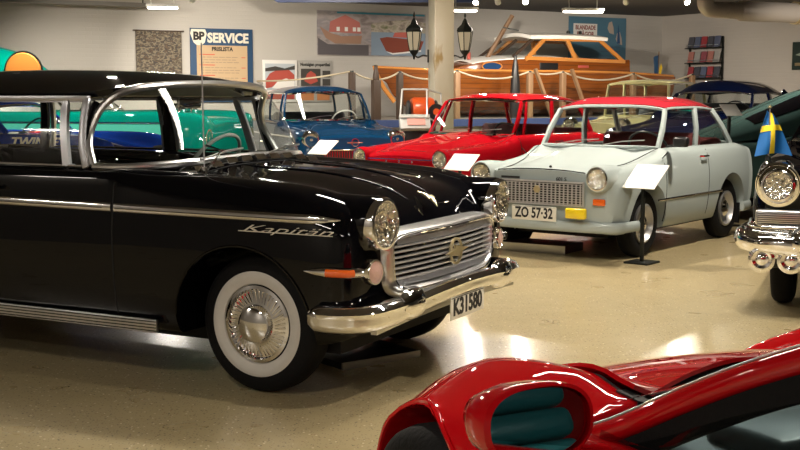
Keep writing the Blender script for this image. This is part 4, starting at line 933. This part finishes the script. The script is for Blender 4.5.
# posts and ropes
def rope_seg(u0, z0, u1, z1, sag, v0=3.0, v1=3.0, lab=''):
    pts = [Wp(u0+(u1-u0)*k/16, v0+(v1-v0)*k/16, z0+(z1-z0)*k/16-sag*4*(k/16)*(1-k/16)) for k in range(17)]
    c = pts[0].copy(); o = MB().tube([p-c for p in pts], .016, 8).build('rope', M['rope']); o.location = c
    return tag(o, lab, 'rope', 'barrier ropes in front of the boat')
posts = [(1.22, 1.74, 'left of the tall dark post'), (2.16, 1.74, 'under the bow of the boat'), (3.34, 1.77, 'just right of the pale pillar'), (4.95, 1.77, 'right of the black spike'), (5.72, 1.77, 'behind the red roofed car'), (7.45, 1.75, 'above the cream car'), (9.0, 1.75, 'at the stern by the magazine rack')]
for u, z, lab in posts:
    t = wt('rope_post', 'square wooden rope post '+lab, 'post', u, 3.0, .0 if u < 1.35 else .93, 'rope posts along the platform'); h = z-(0 if u < 1.35 else .93)
    MB().box((0, 0, h/2), (.10, .10, h), bev=.01).build('post_shaft', M['wood'] if u < 3 else M['palewood'], t)
    MB().lathe([(0, h+.03), (.03, h+.03), (.035, h), (.0, h)], n=16).build('rope_ring', M['iron'], t)
pp = [(.74, 1.60, .05)]+[(u, z, 3.0) for u, z, _ in posts]
names_ = ['from the wall to the first post', 'passing behind the tall dark post', 'behind the pale pillar', 'crossing the oval boat window', 'between the two leaning struts', 'below the boat cabin windows', 'over the cream car to the stern']
for (a, b_, n_) in zip(pp, pp[1:], names_): rope_seg(a[0], a[1]+.02, b_[0], b_[1]+.02, .14 if b_[0]-a[0] > .8 else .05, a[2], b_[2], 'pale barrier rope '+n_)
t = wt('tall_post', 'tall dark post with a narrow rounded neck, left of the boat bow', 'post', 1.66, 3.05, .93)
MB().box((0, 0, .34), (.14, .12, .68), bev=.01).build('post_shaft', M['wood'], t); MB().lathe([(.05, .66), (.06, .72), (.045, .82), (.03, .88), (.035, .93), (0, .94)], n=20).build('bottle_neck', M['wood'], t)
t = wt('closed_parasol', 'tall black tapering spike in front of the wooden boat', 'parasol', 4.62, 3.0, .93)
MB().lathe([(0, 0), (.085, .0), (.10, .25), (.085, .65), (.055, .95), (.035, 1.05), (.03, 1.12), (.01, 1.17), (0, 1.17)], n=20).build('folded_cover', M['trimblack'], t)
for u, lab in ((5.0, 'right of the black spike'), (5.85, 'left of the boat cabin window')):
    o = MB().sweep([(0, 0, .86), (.38, -.02, .0)], .05, .07, up=(0, 1, 0)).build('strut', M['palewood']); o.location = Wp(u, 3.10, .975); o.rotation_euler = (0, 0, WA); tag(o, 'pale leaning wooden strut '+lab, 'strut', 'leaning struts')
# wooden boat
t = wt('wooden_boat', 'varnished mahogany cabin boat with white cabin roof on the platform', 'boat', 2.4, 1.65, .93)
def planks():
    m, nt, b = nodes_of('varnished_planks'); L = nt.links; tc = nt.nodes.new('ShaderNodeTexCoord'); sp = nt.nodes.new('ShaderNodeSeparateXYZ'); L.new(tc.outputs['Object'], sp.inputs[0])
    wv = nt.nodes.new('ShaderNodeMath'); wv.operation = 'MULTIPLY'; wv.inputs[1].default_value = 11; L.new(sp.outputs[2], wv.inputs[0]); fr = nt.nodes.new('ShaderNodeMath'); fr.operation = 'FRACT'; L.new(wv.outputs[0], fr.inputs[0])
    lt = nt.nodes.new('ShaderNodeMath'); lt.operation = 'LESS_THAN'; lt.inputs[1].default_value = .10; L.new(fr.outputs[0], lt.inputs[0])
    mp = nt.nodes.new('ShaderNodeMapping'); mp.inputs['Scale'].default_value = (1.2, 6, 16); L.new(tc.outputs['Object'], mp.inputs[0]); n = nt.nodes.new('ShaderNodeTexNoise'); n.inputs['Scale'].default_value = 1.5; n.inputs['Detail'].default_value = 6; L.new(mp.outputs[0], n.inputs['Vector'])
    mx = nt.nodes.new('ShaderNodeMix'); mx.data_type = 'RGBA'; mx.inputs[6].default_value = (.29, .08, .012, 1); mx.inputs[7].default_value = (.12, .032, .007, 1); L.new(n.outputs['Fac'], mx.inputs[0])
    m2 = nt.nodes.new('ShaderNodeMix'); m2.data_type = 'RGBA'; m2.inputs[7].default_value = (.09, .03, .01, 1); L.new(mx.outputs[2], m2.inputs[6]); L.new(lt.outputs[0], m2.inputs[0]); L.new(m2.outputs[2], b.inputs['Base Color'])
    b.inputs['Roughness'].default_value = .25; b.inputs['Coat Weight'].default_value = .8; b.inputs['Coat Roughness'].default_value = .08; return m
wd = planks(); wf = mat('varnished_frame', (.55, .22, .05), .2, coat=1., bump=(12, .1)); whd = mat('white_canvas', (.88, .86, .82), .5)
us = [0, .5, 1.1, 2, 3.5, 5, 6.2, 6.7]; bm_ = [.02, .34, .58, .78, .86, .86, .80, .74]; sh_ = [.93, .90, .88, .87, .87, .86, .82, .80]; kl = [.42, .18, .08, .04, .03, .03, .06, .08]
rows = []
for i in range(49):
    x = 6.7*(i/48)**1.15; b0 = pchip(us, bm_, x); zs = pchip(us, sh_, x); zk = pchip(us, kl, x); xr = lambda f: x+.42*max(0, 1-x/1.2)*(1-f)
    half = [(0, zk, 0), (.45*b0, zk+.06, .1), (.80*b0, zk+.24, .35), (.93*b0, zk+(zs-zk)*.6, .6), (1.0*b0, zs, 1)]
    rows.append([(xr(f), -y, z) for y, z, f in reversed(half)]+[(xr(f), y, z) for y, z, f in half[1:]])
h = MB().grid(rows); h.f.append(tuple(48*9+k for k in range(9))); hull = h.build('hull', wd, t, 50, solid=.03)
MB().grid([[(x, v*pchip(us, bm_, x)*.97, pchip(us, sh_, x)-.02+.05*(1-v*v)) for v in [-1+k/6 for k in range(13)]] for x in [.1+.13*k for k in range(51)]]).build('deck', mat('deck_canvas', (.50, .36, .25), .5), t, solid=.02)
for s in (1, -1): MB().sweep([(x, s*(pchip(us, bm_, x)+.01), pchip(us, sh_, x)+.01) for x in [.02+.135*k for k in range(50)]], .05, .05, rnd=True).build('rub_rail', wf, t)
MB().sweep([(0, 0, .97), (.05, 0, .80), (.2, 0, .55), (.42, 0, .30)], .05, .07, up=(1, 0, 0)).build('stem', wf, t)
tu = [1.55, 1.75, 2.1, 2.7, 3.2, 4.0]; tz = [.90, 1.0, 1.08, 1.13, 1.15, 1.15]; tb = [.12, .36, .55, .66, .68, .68]
rows = []
for k in range(26):
    x = 1.55+(5.55-1.55)*k/25; z = pchip(tu, tz, min(x, 4)); b0 = pchip(tu, tb, min(x, 4)); rows.append([(x, -b0, .80), (x, -b0*.99, .9), (x, -b0*.97, z-.05), (x, -b0*.94, z-.02), (x, 0, z+.03), (x, b0*.94, z-.02), (x, b0*.97, z-.05), (x, b0*.99, .9), (x, b0, .80)])
h = MB().grid(rows); h.f += [tuple(range(9)), tuple(25*9+k for k in range(9))]; ct = h.build('cabin_trunk', wd, t, 45)
MB().grid([[(r_[3][0], q[0], q[1]) for q in [(-abs(r_[3][1])*1.02, r_[3][2]+.0), (-abs(r_[3][1])*.6, r_[3][2]+.04), (0, r_[4][2]+.025), (abs(r_[3][1])*.6, r_[3][2]+.04), (abs(r_[3][1])*1.02, r_[3][2]+.0)]] for r_ in rows[2:16]]).build('white_cabin_top', whd, t, solid=.02)
for s in (1, -1):
    MB().lathe([(0, 0), (.9, 0), (1, .01)], n=32, axis='y').build('oval_window', mat('blue_pane', (.02, .06, .16), .1, coat=1), t).location = (2.15, s*.70, .96)
    o = [c for c in t.children if c.name.startswith('oval_window')][-1]; o.scale = (.22, .02, .075); o.rotation_euler = (0, 0, s*.0)
    MB().tube([(2.15+.225*math.cos(a), s*.70, .96+.08*math.sin(a)) for a in [2*PI*k/28 for k in range(28)]], .012, 6, close=True).build('window_frame', wf, t)
    MB().box((3.50, s*.672, .965), (.44, .03, .16), bev=.02).build('cabin_window', M['trimblack'], t); MB().box((4.35, s*.672, .98), (.26, .03, .05), bev=.01).build('name_board', redp_, t)
# wheelhouse
def P3(x, s, z): return (x, s*(.66-.10*(z-1.15)/.38), z)
for s in (1, -1):
    for a, b_ in ((2.95, 3.45), (4.15, 4.02), (5.35, 4.85)):
        MB().sweep([P3(a, s, 1.10), P3(b_, s, 1.50)], .075, .04, up=(0, 1, 0)).build('wheelhouse_post', wf, t)
    MB().sweep([P3(2.95, s, 1.13), P3(5.4, s, 1.09)], .05, .07).build('window_sill', wf, t); MB().sweep([P3(3.4, s, 1.50), P3(4.9, s, 1.50)], .05, .05).build('window_header', wf, t)
    MB().grid(patch([P3(2.98, s, 1.13), P3(4.12, s, 1.13)], [P3(3.47, s, 1.49), P3(4.0, s, 1.49)], 4, 4)).build('side_window', M['glass'], t); MB().grid(patch([P3(4.18, s, 1.13), P3(5.3, s, 1.13)], [P3(4.06, s, 1.49), P3(4.82, s, 1.49)], 4, 4)).build('side_window', M['glass'], t)
for y in (-.6, 0, .6): MB().sweep([(2.70+.0, y, 1.16), (3.20, y*.9, 1.50)], .05, .05, up=(0, 1, 0)).build('windscreen_post', M['wood'], t)
MB().grid(patch([(2.7, -.6, 1.16), (2.7, .6, 1.16)], [(3.2, -.54, 1.5), (3.2, .54, 1.5)], 4, 4)).build('windscreen', M['glass'], t)
MB().grid([[(x, v*.62, 1.53+.07*(1-v*v)+.02*math.sin((x-3.1)/1.9*PI)) for v in [-1+k/6 for k in range(13)]] for x in [3.10+.095*k for k in range(21)]]).build('wheelhouse_roof', whd, t, solid=.07)
for x in (4.25, 4.55): MB().lathe([(0, 0), (.04, 0), (.035, .05), (0, .07)], n=14, c=(x, -.3, 1.64)).build('roof_lamp', M['iron'], t)
MB().tube([(2.35, -.2, 1.10), (2.85, -.35, 1.95)], .045, 8).build('mast', M['palewood'], t); MB().tube([(2.65, -.32, 1.72), (2.9, -.5, 1.66)], .012, 6).build('mast_cleat', M['iron'], t)
MB().lathe([(0, 0), (.035, 0), (.035, .12), (.015, .15), (0, .16)], n=14, c=(1.95, -.2, 1.10)).build('deck_lamp', redp_, t)
for x in (1.4, 4.6): MB().box((x, 0, .05), (.12, 1.2, .10)).build('cradle_beam', M['wood'], t)
t = wt('flag', 'drooping dark blue and yellow flag on a staff behind the stern of the wooden boat', 'flag', 9.28, 1.65, .93)
MB().tube([(0, 0, 0), (.04, 0, 1.34)], .012, 6).build('flagstaff', M['palewood'], t)
MB().grid([[(.03-.12*q*(1-.3*z)+.02*math.sin(q*9), .03*math.sin(q*14), .79+.48-.42*z-.05*q) for q in [k/12 for k in range(13)]] for z in (0, .3, .6, 1)]).build('flag_cloth', mat('flag_dark_blue', (.01, .05, .12), .8), t, solid=.006)
MB().grid([[(.025+.015*math.sin(q*9)+.05*q, .02-.05, .79+.10+.2*q) for q in (0, .5, 1)], [(.07+.05*q, .02-.05, .79+.02+.2*q) for q in (0, .5, 1)]]).build('yellow_stripe', mat('flag_yellow', (.75, .5, .02), .8), t, solid=.006)
# pillar and lanterns
t = thing('pillar', 'pale veined square marble pillar carrying two black lanterns', 'pillar', (.63, 18.5, 0), R(18))
MB().box((0, 0, CEIL/2), (.31, .31, CEIL), bev=.01).build('pillar_shaft', art('veined_marble', [(.62, .56, .40), (.66, .60, .45), (.70, .65, .52), (.45, .32, .14)], (2.2, 2.2, .9), 4, .35, [.2, .5, .62, .66]), t)
def lantern(x, y, side, lab):
    t = thing('wall_lantern', lab, 'lantern', (x, y, 1.93), 0, 'lanterns on the pillar')
    n = 6
    def hx(r, z): return [(r*math.cos(2*PI*k/n+.3), r*math.sin(2*PI*k/n+.3), z) for k in range(n)]
    MB().grid([hx(.135, .40), hx(.125, .44), hx(.06, .50), hx(.035, .56), hx(.01, .60)], closev=True).build('lantern_roof', M['iron'], t, 10); MB().lathe([(0, .70), (.012, .66), (.02, .63), (.01, .60), (.015, .57)], n=12).build('finial', M['iron'], t)
    MB().grid([hx(.07, .10), hx(.10, .25), hx(.118, .39)], closev=True).build('glass_panes', M['lglass'], t, 10)
    b = MB()
    for k in range(n): b.tube([hx(.072, .10)[k], hx(.102, .25)[k], hx(.12, .40)[k]], .008, 5)
    b.tube(hx(.12, .39), .010, 5, close=True); b.tube(hx(.072, .10), .010, 5, close=True); b.build('lantern_cage', M['iron'], t)
    MB().lathe([(0, -.04), (.015, -.02), (.02, .02), (.06, .07), (.072, .10), (0, .10)], n=18).build('lantern_base', M['iron'], t)
    MB().lathe([(0, .20), (.025, .22), (.03, .27), (.018, .32), (0, .33)], n=14).build('bulb', mat('lantern_bulb', (1, .9, .7), .3, emit=(1, .85, .6), estr=8), t)
    MB().tube(smooth_line([(0, 0, .04), (side*.06, 0, .0), (side*.14, 0, .03), (side*.20, 0, .02)], 14), .013, 6).build('bracket_arm', M['iron'], t)
    MB().box((side*.215, 0, .02), (.025, .08, .20), bev=.01).build('wall_plate', M['iron'], t)
lantern(.215, 18.42, 1, 'black iron lantern on the left side of the pale pillar'); lantern(.995, 18.50, -1, 'black iron lantern on the right side of the pale pillar')
# glass case with an orange engine
t = thing('display_case', 'white framed glass display case between the blue and red cars', 'display case', (.25, 17.35, 0), R(10))
MB().box((0, 0, .42), (.62, .46, .84), bev=.01).build('case_base', M['trimblack'], t)
MB().box((-.09, -.28, .97), (.44, .10, .22), Matrix.Rotation(R(-25), 3, 'X'), bev=.01).build('label_ledge', M['whitepaint'], t); MB().box((-.08, -.345, .985), (.26, .008, .10), Matrix.Rotation(R(-25), 3, 'X')).build('label_card', C_('label_pink', (.7, .35, .3)), t)
b = MB(); q = [(-.31, -.33, 1.05), (.08, -.33, 1.05), (.12, -.1, 1.44), (-.24, -.1, 1.44)]
for a, c in zip(q, q[1:]+q[:1]): b.tube([a, c], .013, 6)
b.tube([q[2], (.37, .1, 1.38)], .013, 6); b.tube([q[1], (.34, -.08, .92)], .013, 6); b.tube([(.37, .1, 1.38), (.34, -.08, .92)], .013, 6); b.build('case_frame', M['whitepaint'], t)
MB().add(q, [(0, 1, 2, 3)]).build('case_glass', M['glass'], t)
t = thing('engine', 'orange round machine with black openings inside the glass case', 'engine', (.32, 17.42, .84), R(10))
MB().lathe([(0, -.16), (.17, -.16), (.19, -.12), (.19, .12), (.17, .16), (0, .16)], axis='x', n=32, c=(0, 0, .30)).build('orange_drum', M['orangem'], t)
for x in (-.20, .20):
    r_ = MB().lathe([(0, -.02), (.13, -.02), (.15, 0), (.13, .02), (.07, .025), (0, .02)], axis='x', n=28, c=(x, 0, .30)).build('black_flange', M['trimblack'], t)
o = MB().lathe([(.05, 0), (.115, .0), (.115, .03), (.05, .03), (.05, 0)], axis='y', n=28, c=(.17, -.21, .28)).build('round_port', M['trimblack'], t)
MB().lathe([(0, -.004), (.05, -.004), (.05, .02), (0, .02)], axis='y', n=24, c=(.17, -.21, .28)).build('port_lid', M['orangem'], o)
MB().box((0, 0, .09), (.36, .28, .18), bev=.02).build('machine_foot', M['iron'], t)
# turquoise hull with orange disc, high up on the left
t = thing('boat_bow', 'turquoise rounded hull with an orange round cover, above the roof of the black saloon', 'boat', (-5.87, 18.9, 0), R(-8))
rows = []
for k in range(15):
    u_ = k/14; x = -1.6+2.05*u_; r = .68*math.sqrt(max(.0, 1-u_**3)); rows.append([(x, r*1.1*math.sin(a), 1.56+.60*r/.62*math.cos(a)-.10*u_) for a in [R(-100+200*j/20) for j in range(21)]])
MB().grid(rows).build('hull_shell', M['turq'], t, 60, solid=.03)
MB().lathe([(0, -.05), (.27, -.05), (.30, 0), (.28, .03), (0, .05)], axis='y', n=36, c=(.28, -.66, 1.71)).build('orange_cover', M['orange'], t); MB().tube([(.28+.297*math.cos(a), -.67, 1.71+.297*math.sin(a)) for a in [2*PI*k/36 for k in range(36)]], .018, 6, close=True).build('cover_rim', M['iron'], t)
MB().box((-.5, 0, .55), (1.6, .7, 1.1), bev=.03).build('stand', M['navy'], t)
# info cards on stands
def info(x, y, z, rz, lab, w=.28, h=.30, tilt=35):
    t = thing('info_stand', lab, 'sign', (x, y, 0), rz, 'information stands')
    MB().box((0, 0, .008), (.22, .22, .016), bev=.006).build('base_plate', M['iron'], t); MB().box((0, 0, z/2), (.028, .028, z), bev=.004).build('pole', M['iron'], t)
    c = MB().box((0, 0, 0), (w, h, .008), bev=.002).build('card', M['white'], t); c.location = (.02, -.0, z+.01); c.rotation_euler = (R(tilt), 0, R(0))
info(1.98, 9.7, .70, R(-40), 'white information card on a black pole beside the front wheel of the pale grey car', .29, .31)
info(-.85, 13.0, .79, R(-40), 'white information card on a pole in front of the petrol blue car', .28, .25, 35)
info(.58, 11.58, .71, R(-38), 'white information card on a pole in front of the red small car', .30, .24, 38)
info(3.43, 12.5, 1.20, R(20), 'white information card on a tall pole in front of the dark green car', .20, .18, 40)
# flag beside the limousine
t = thing('flag', 'small blue flag with yellow cross on the fender of the rightmost black car', 'flag', (2.33, 7.56, .985), R(5))
MB().tube([(0, 0, -.03), (0, 0, .30)], .005, 8).build('flagstaff', M['dull_chrome'], t); MB().lathe([(0, .30), (.01, .305), (.012, .315), (0, .328)], n=12).build('finial', M['gold'], t); MB().lathe([(0, -.03), (.02, -.03), (.015, .0), (0, .01)], n=20).build('foot', M['iron'], t)
def fl_(q, z):  # q across 0..1, z down 0..1
    w_ = .03+.15*z**.8; return (-.075*z-.015+q*w_*1.35, .018*math.sin(q*7+z*3), 1.275-.985-.29*z-.03*q*(1-z)+.02*math.sin(q*3)*z)
MB().grid([[fl_(q/16, z/16) for q in range(17)] for z in range(17)]).build('flag_cloth', mat('flag_blue', (.0, .10, .32), .7), t, solid=.002)
for sy in (-.004, .004):
    b = MB(); b.grid([[tuple(Vector(fl_(.36+.17*q, z/16))+Vector((0, sy, 0))) for q in (0, .5, 1)] for z in range(17)]); b.grid([[tuple(Vector(fl_(q/16, .34+.14*z-.10*q/16))+Vector((0, sy, 0))) for q in range(17)] for z in (0, .5, 1)]); b.build('yellow_cross', mat('flag_cross_yellow', (.85, .62, .02), .7), t, solid=.001)
# drip trays on the floor
def tray(x, y, rz, w, d, lab, m, h=.035):
    t = thing('floor_tray', lab, 'tray', (x, y, 0), rz)
    MB().box((0, 0, h/2), (w, d, h), bev=.004).build('tray_plate', m, t); MB().box((0, -d/2-.006, h/2), (w, .012, h)).build('tray_edge', M['dull_chrome'], t)
tray(-.22, 6.2, R(38), .50, .40, 'dark flat tray with a metal edge under the nose of the black saloon', M['trimblack'])
tray(1.27, 10.55, R(-34), .62, .36, 'dark red flat block under the nose of the pale grey car', mat('tray_red', (.05, .010, .010), .5), .07)
# ceiling services
def duct():
    t = thing('air_duct', 'thick pale round air duct under the ceiling on the right', 'duct', (5.1, 20.25, 2.78), R(27))
    pts = smooth_line([(0, 0, .37), (0, 0, .12), (.06, 0, .02), (.2, 0, 0), (.4, 0, 0)], 18)
    MB().tube(pts, .135, 24).build('duct_elbow', mat('duct_metal', (.50, .45, .42), .45, .3), t); MB().tube([(.4, 0, 0), (.75, 0, 0)], .14, 24).build('duct_pipe', mat('duct_metal', (.50, .45, .42), .45, .3), t); MB().tube([(.72, 0, 0), (.78, 0, 0), (2.05, 0, 0)], .17, 28, radii=[.14, .172, .172]).build('duct_pipe', mat('duct_metal', (.52, .47, .43), .4, .3), t)
    MB().lathe([(.17, -.04), (.20, -.04), (.20, .04), (.17, .04), (.17, -.04)], axis='x', n=28, c=(2.05, 0, 0)).build('brass_collar', M['gold'], t)
duct()
o = MB().sweep([(-2.35, 0, .06), (-2.1, 0, .0), (1.3, 0, 0)], .12, .18, taper=[.2, 1, 1]).build('ceiling_beam', mat('beam_blue', (.02, .04, .12), .5)); o.location = (-.0, 20.9, CEIL-.12); tag(o, 'dark blue steel beam under the ceiling above the big boat poster', 'beam')
o = MB().box((0, 0, 0), (4.4, .25, .07)).build('cable_tray', mat('tray_grey', (.20, .19, .18), .6)); o.location = Wp(-3.4, .5, 2.92); o.rotation_euler = (0, 0, WA); tag(o, 'grey cable tray running along the left wall below the ceiling', 'cable tray')
for k in (-1, 1): MB().tube([(k*1.8, 0, 0), (k*1.8, 0, .23)], .012, 6).build('hanger', M['iron'], o)
for (x0, x1, y, lab) in ((-4.2, -2.6, 19.2, 'white lamp track under the ceiling above the blue price sign'), (1.0, 5.2, 19.75, 'long white lamp track under the ceiling above the boat cabin')):
    o = MB().box(((x1-x0)/2, 0, 0), (x1-x0, .035, .03)).build('lamp_track', M['fixture']); o.location = (x0, y, 3.02); tag(o, lab, 'lamp track', 'lamp tracks')
    for k in (.15, .85): MB().tube([((x1-x0)*k, 0, 0), ((x1-x0)*k, 0, CEIL-3.02)], .008, 6).build('rod', M['fixture'], o)
# ------------------------------------------------------------------ lamps
def spot_lamp(x, y, z, aim, power, lab, col=(1, .86, .66), angle=100, blend=.6, r=.05, vis=True):
    t = thing('ceiling_spotlight', lab, 'spotlight', (x, y, z), 0, 'spotlights on the ceiling tracks')
    d = (Vector(aim)-Vector((x, y, z-.12))).normalized(); q = d.to_track_quat('-Z', 'Y')
    MB().tube([(0, 0, 0), (0, 0, -.07)], .012, 8).build('stem', M['fixture'], t)
    h = MB().lathe([(0, .09), (.035, .09), (.045, .06), (.05, -.05), (.046, -.05), (.04, .0), (0, .01)], n=24).build('housing', M['fixture'], t); h.location = (0, 0, -.12); h.rotation_mode = 'QUATERNION'; h.rotation_quaternion = q
    b = MB().lathe([(.043, -.044), (.03, -.05), (0, -.052)], n=20).build('bulb', mat('spot_bulb', (1, .9, .7), .3, emit=(1, .85, .6), estr=60), t); b.location = (0, 0, -.12); b.rotation_mode = 'QUATERNION'; b.rotation_quaternion = q
    l = bpy.data.lights.new('spot_light', 'SPOT'); l.energy = power; l.color = col; l.spot_size = R(angle); l.spot_blend = blend; l.shadow_soft_size = r
    lo = bpy.data.objects.new('spot_light', l); COL.objects.link(lo); lo.parent = t; lo.location = Vector((0, 0, -.12))+d*.07; lo.rotation_mode = 'QUATERNION'; lo.rotation_quaternion = q
    return t
def tube_lamp(x, y, z, L, rz, power, lab, col=(1, .93, .82), estr=7, wd=.13):
    t = thing('ceiling_lamp', lab, 'ceiling lamp', (x, y, z), rz, 'tube lamps under the ceiling')
    MB().box((0, 0, -.03), (L, wd+.03, .05), bev=.012).build('housing', M['fixture'], t)
    MB().box((0, 0, -.07), (L-.04, wd, .03), bev=.012).build('diffuser', mat('diffuser', (1, .95, .85), .5, emit=col, estr=estr), t)
    for s in (-1, 1): MB().tube([(s*L*.35, 0, 0), (s*L*.35, 0, CEIL-z)], .008, 6).build('rod', M['fixture'], t)
    l = bpy.data.lights.new('tube_light', 'AREA'); l.shape = 'RECTANGLE'; l.size = L; l.size_y = .13; l.energy = power; l.color = col
    lo = bpy.data.objects.new('tube_light', l); COL.objects.link(lo); lo.parent = t; lo.location = (0, 0, -.095)
    return t
WARM = (1, .89, .74)
for (x, y, L, rz, p, lab) in ((-3.82, 19.5, .52, R(6), 60, 'white tube ceiling lamp above the woven wall hanging'), (1.08, 20.2, .44, R(10), 60, 'white tube ceiling lamp just right of the pale pillar'), (3.09, 20.45, .72, R(14), 70, 'white tube ceiling lamp in front of the pale blue poster')):
    tube_lamp(x, y, 2.82, L, rz, p, lab)
vis = [(-3.3, 19.2, -2.6, 24, 330, 'small white spotlight near the tube lamp above the price sign'), (1.24, 19.75, .6, 17, 80, 'first spotlight right of the pale pillar'), (1.59, 19.75, 2.6, 23.5, 480, 'second spotlight right of the pale pillar'), (2.04, 19.75, 2.0, 15, 110, 'brightest spotlight above the boat mast, facing the hall'), (3.68, 19.75, 4.6, 23.8, 520, 'spotlight right of the tube lamp by the pale blue poster'), (4.67, 19.75, 5.0, 16, 200, 'spotlight near the corner left of the air duct')]
for (x, y, ax, ay, p, lab) in vis: spot_lamp(x, y, 3.0, (ax, ay, .5), p, lab, WARM)
hid = [(-5.5, 17.5, -4.5, 20.5, 420), (-1.5, 18.2, -1.0, 22.5, 420), (-1.5, 13.5, -1.2, 14.5, 560), (1.7, 14.3, 1.3, 14.0, 560), (4.3, 13.8, 4.2, 15, 500), (-4.5, 13.6, -4.5, 14.5, 550), (.6, 10.6, .9, 10.6, 430), (3.3, 10.1, 2.8, 10.3, 430), (-2.6, 10.4, -1.6, 8, 380), (7.0, 18, 8.5, 22, 400),
       (.1, 15.3, .6, 18.4, 260), (1.9, 7.2, 1.5, 7.0, 170), (-5.2, 9.0, -4.5, 8.0, 300), (1.7, 4.3, 1.0, 3.6, 200), (-1.6, 2.2, -1.6, 3.4, 110)]  # first spot of this row is added to brighten the pillar
for i, (x, y, ax, ay, p) in enumerate(hid): spot_lamp(x, y, CEIL, (ax, ay, 0), p, 'unseen ceiling spotlight added to light the hall, out of the photo', WARM, angle=110)  # unseen spots, put in to light cars, walls and foreground

for (x, y, rz, p, lab) in ((-3.6, 1.0, -.48, 60, 'unseen tube lamp added as fill light left of the camera, out of the photo'), (-.6, -2.2, -.48, 60, 'unseen tube lamp added as fill light behind the camera, out of the photo'), (3.6, -.5, -.48, 50, 'unseen tube lamp added as fill light right of the camera, out of the photo'), (-6.8, 4.6, -.48, 60, 'unseen tube lamp added as fill light far left, out of the photo')):  # added fill lamps: brighten foreground and near wall, give chrome bright reflections
    tube_lamp(x, y, CEIL-.15, 1.5, rz, p, lab)

tube_lamp(1.0, 6.5, CEIL-.12, 2.9, R(-21), 90, 'long white tube ceiling lamp over the front cars, out of the photo', estr=24, wd=.2)
tube_lamp(-1.62, 16.6, CEIL-.12, 1.3, R(88), 50, 'long white tube ceiling lamp over the petrol blue car, out of the photo', estr=24, wd=.16)
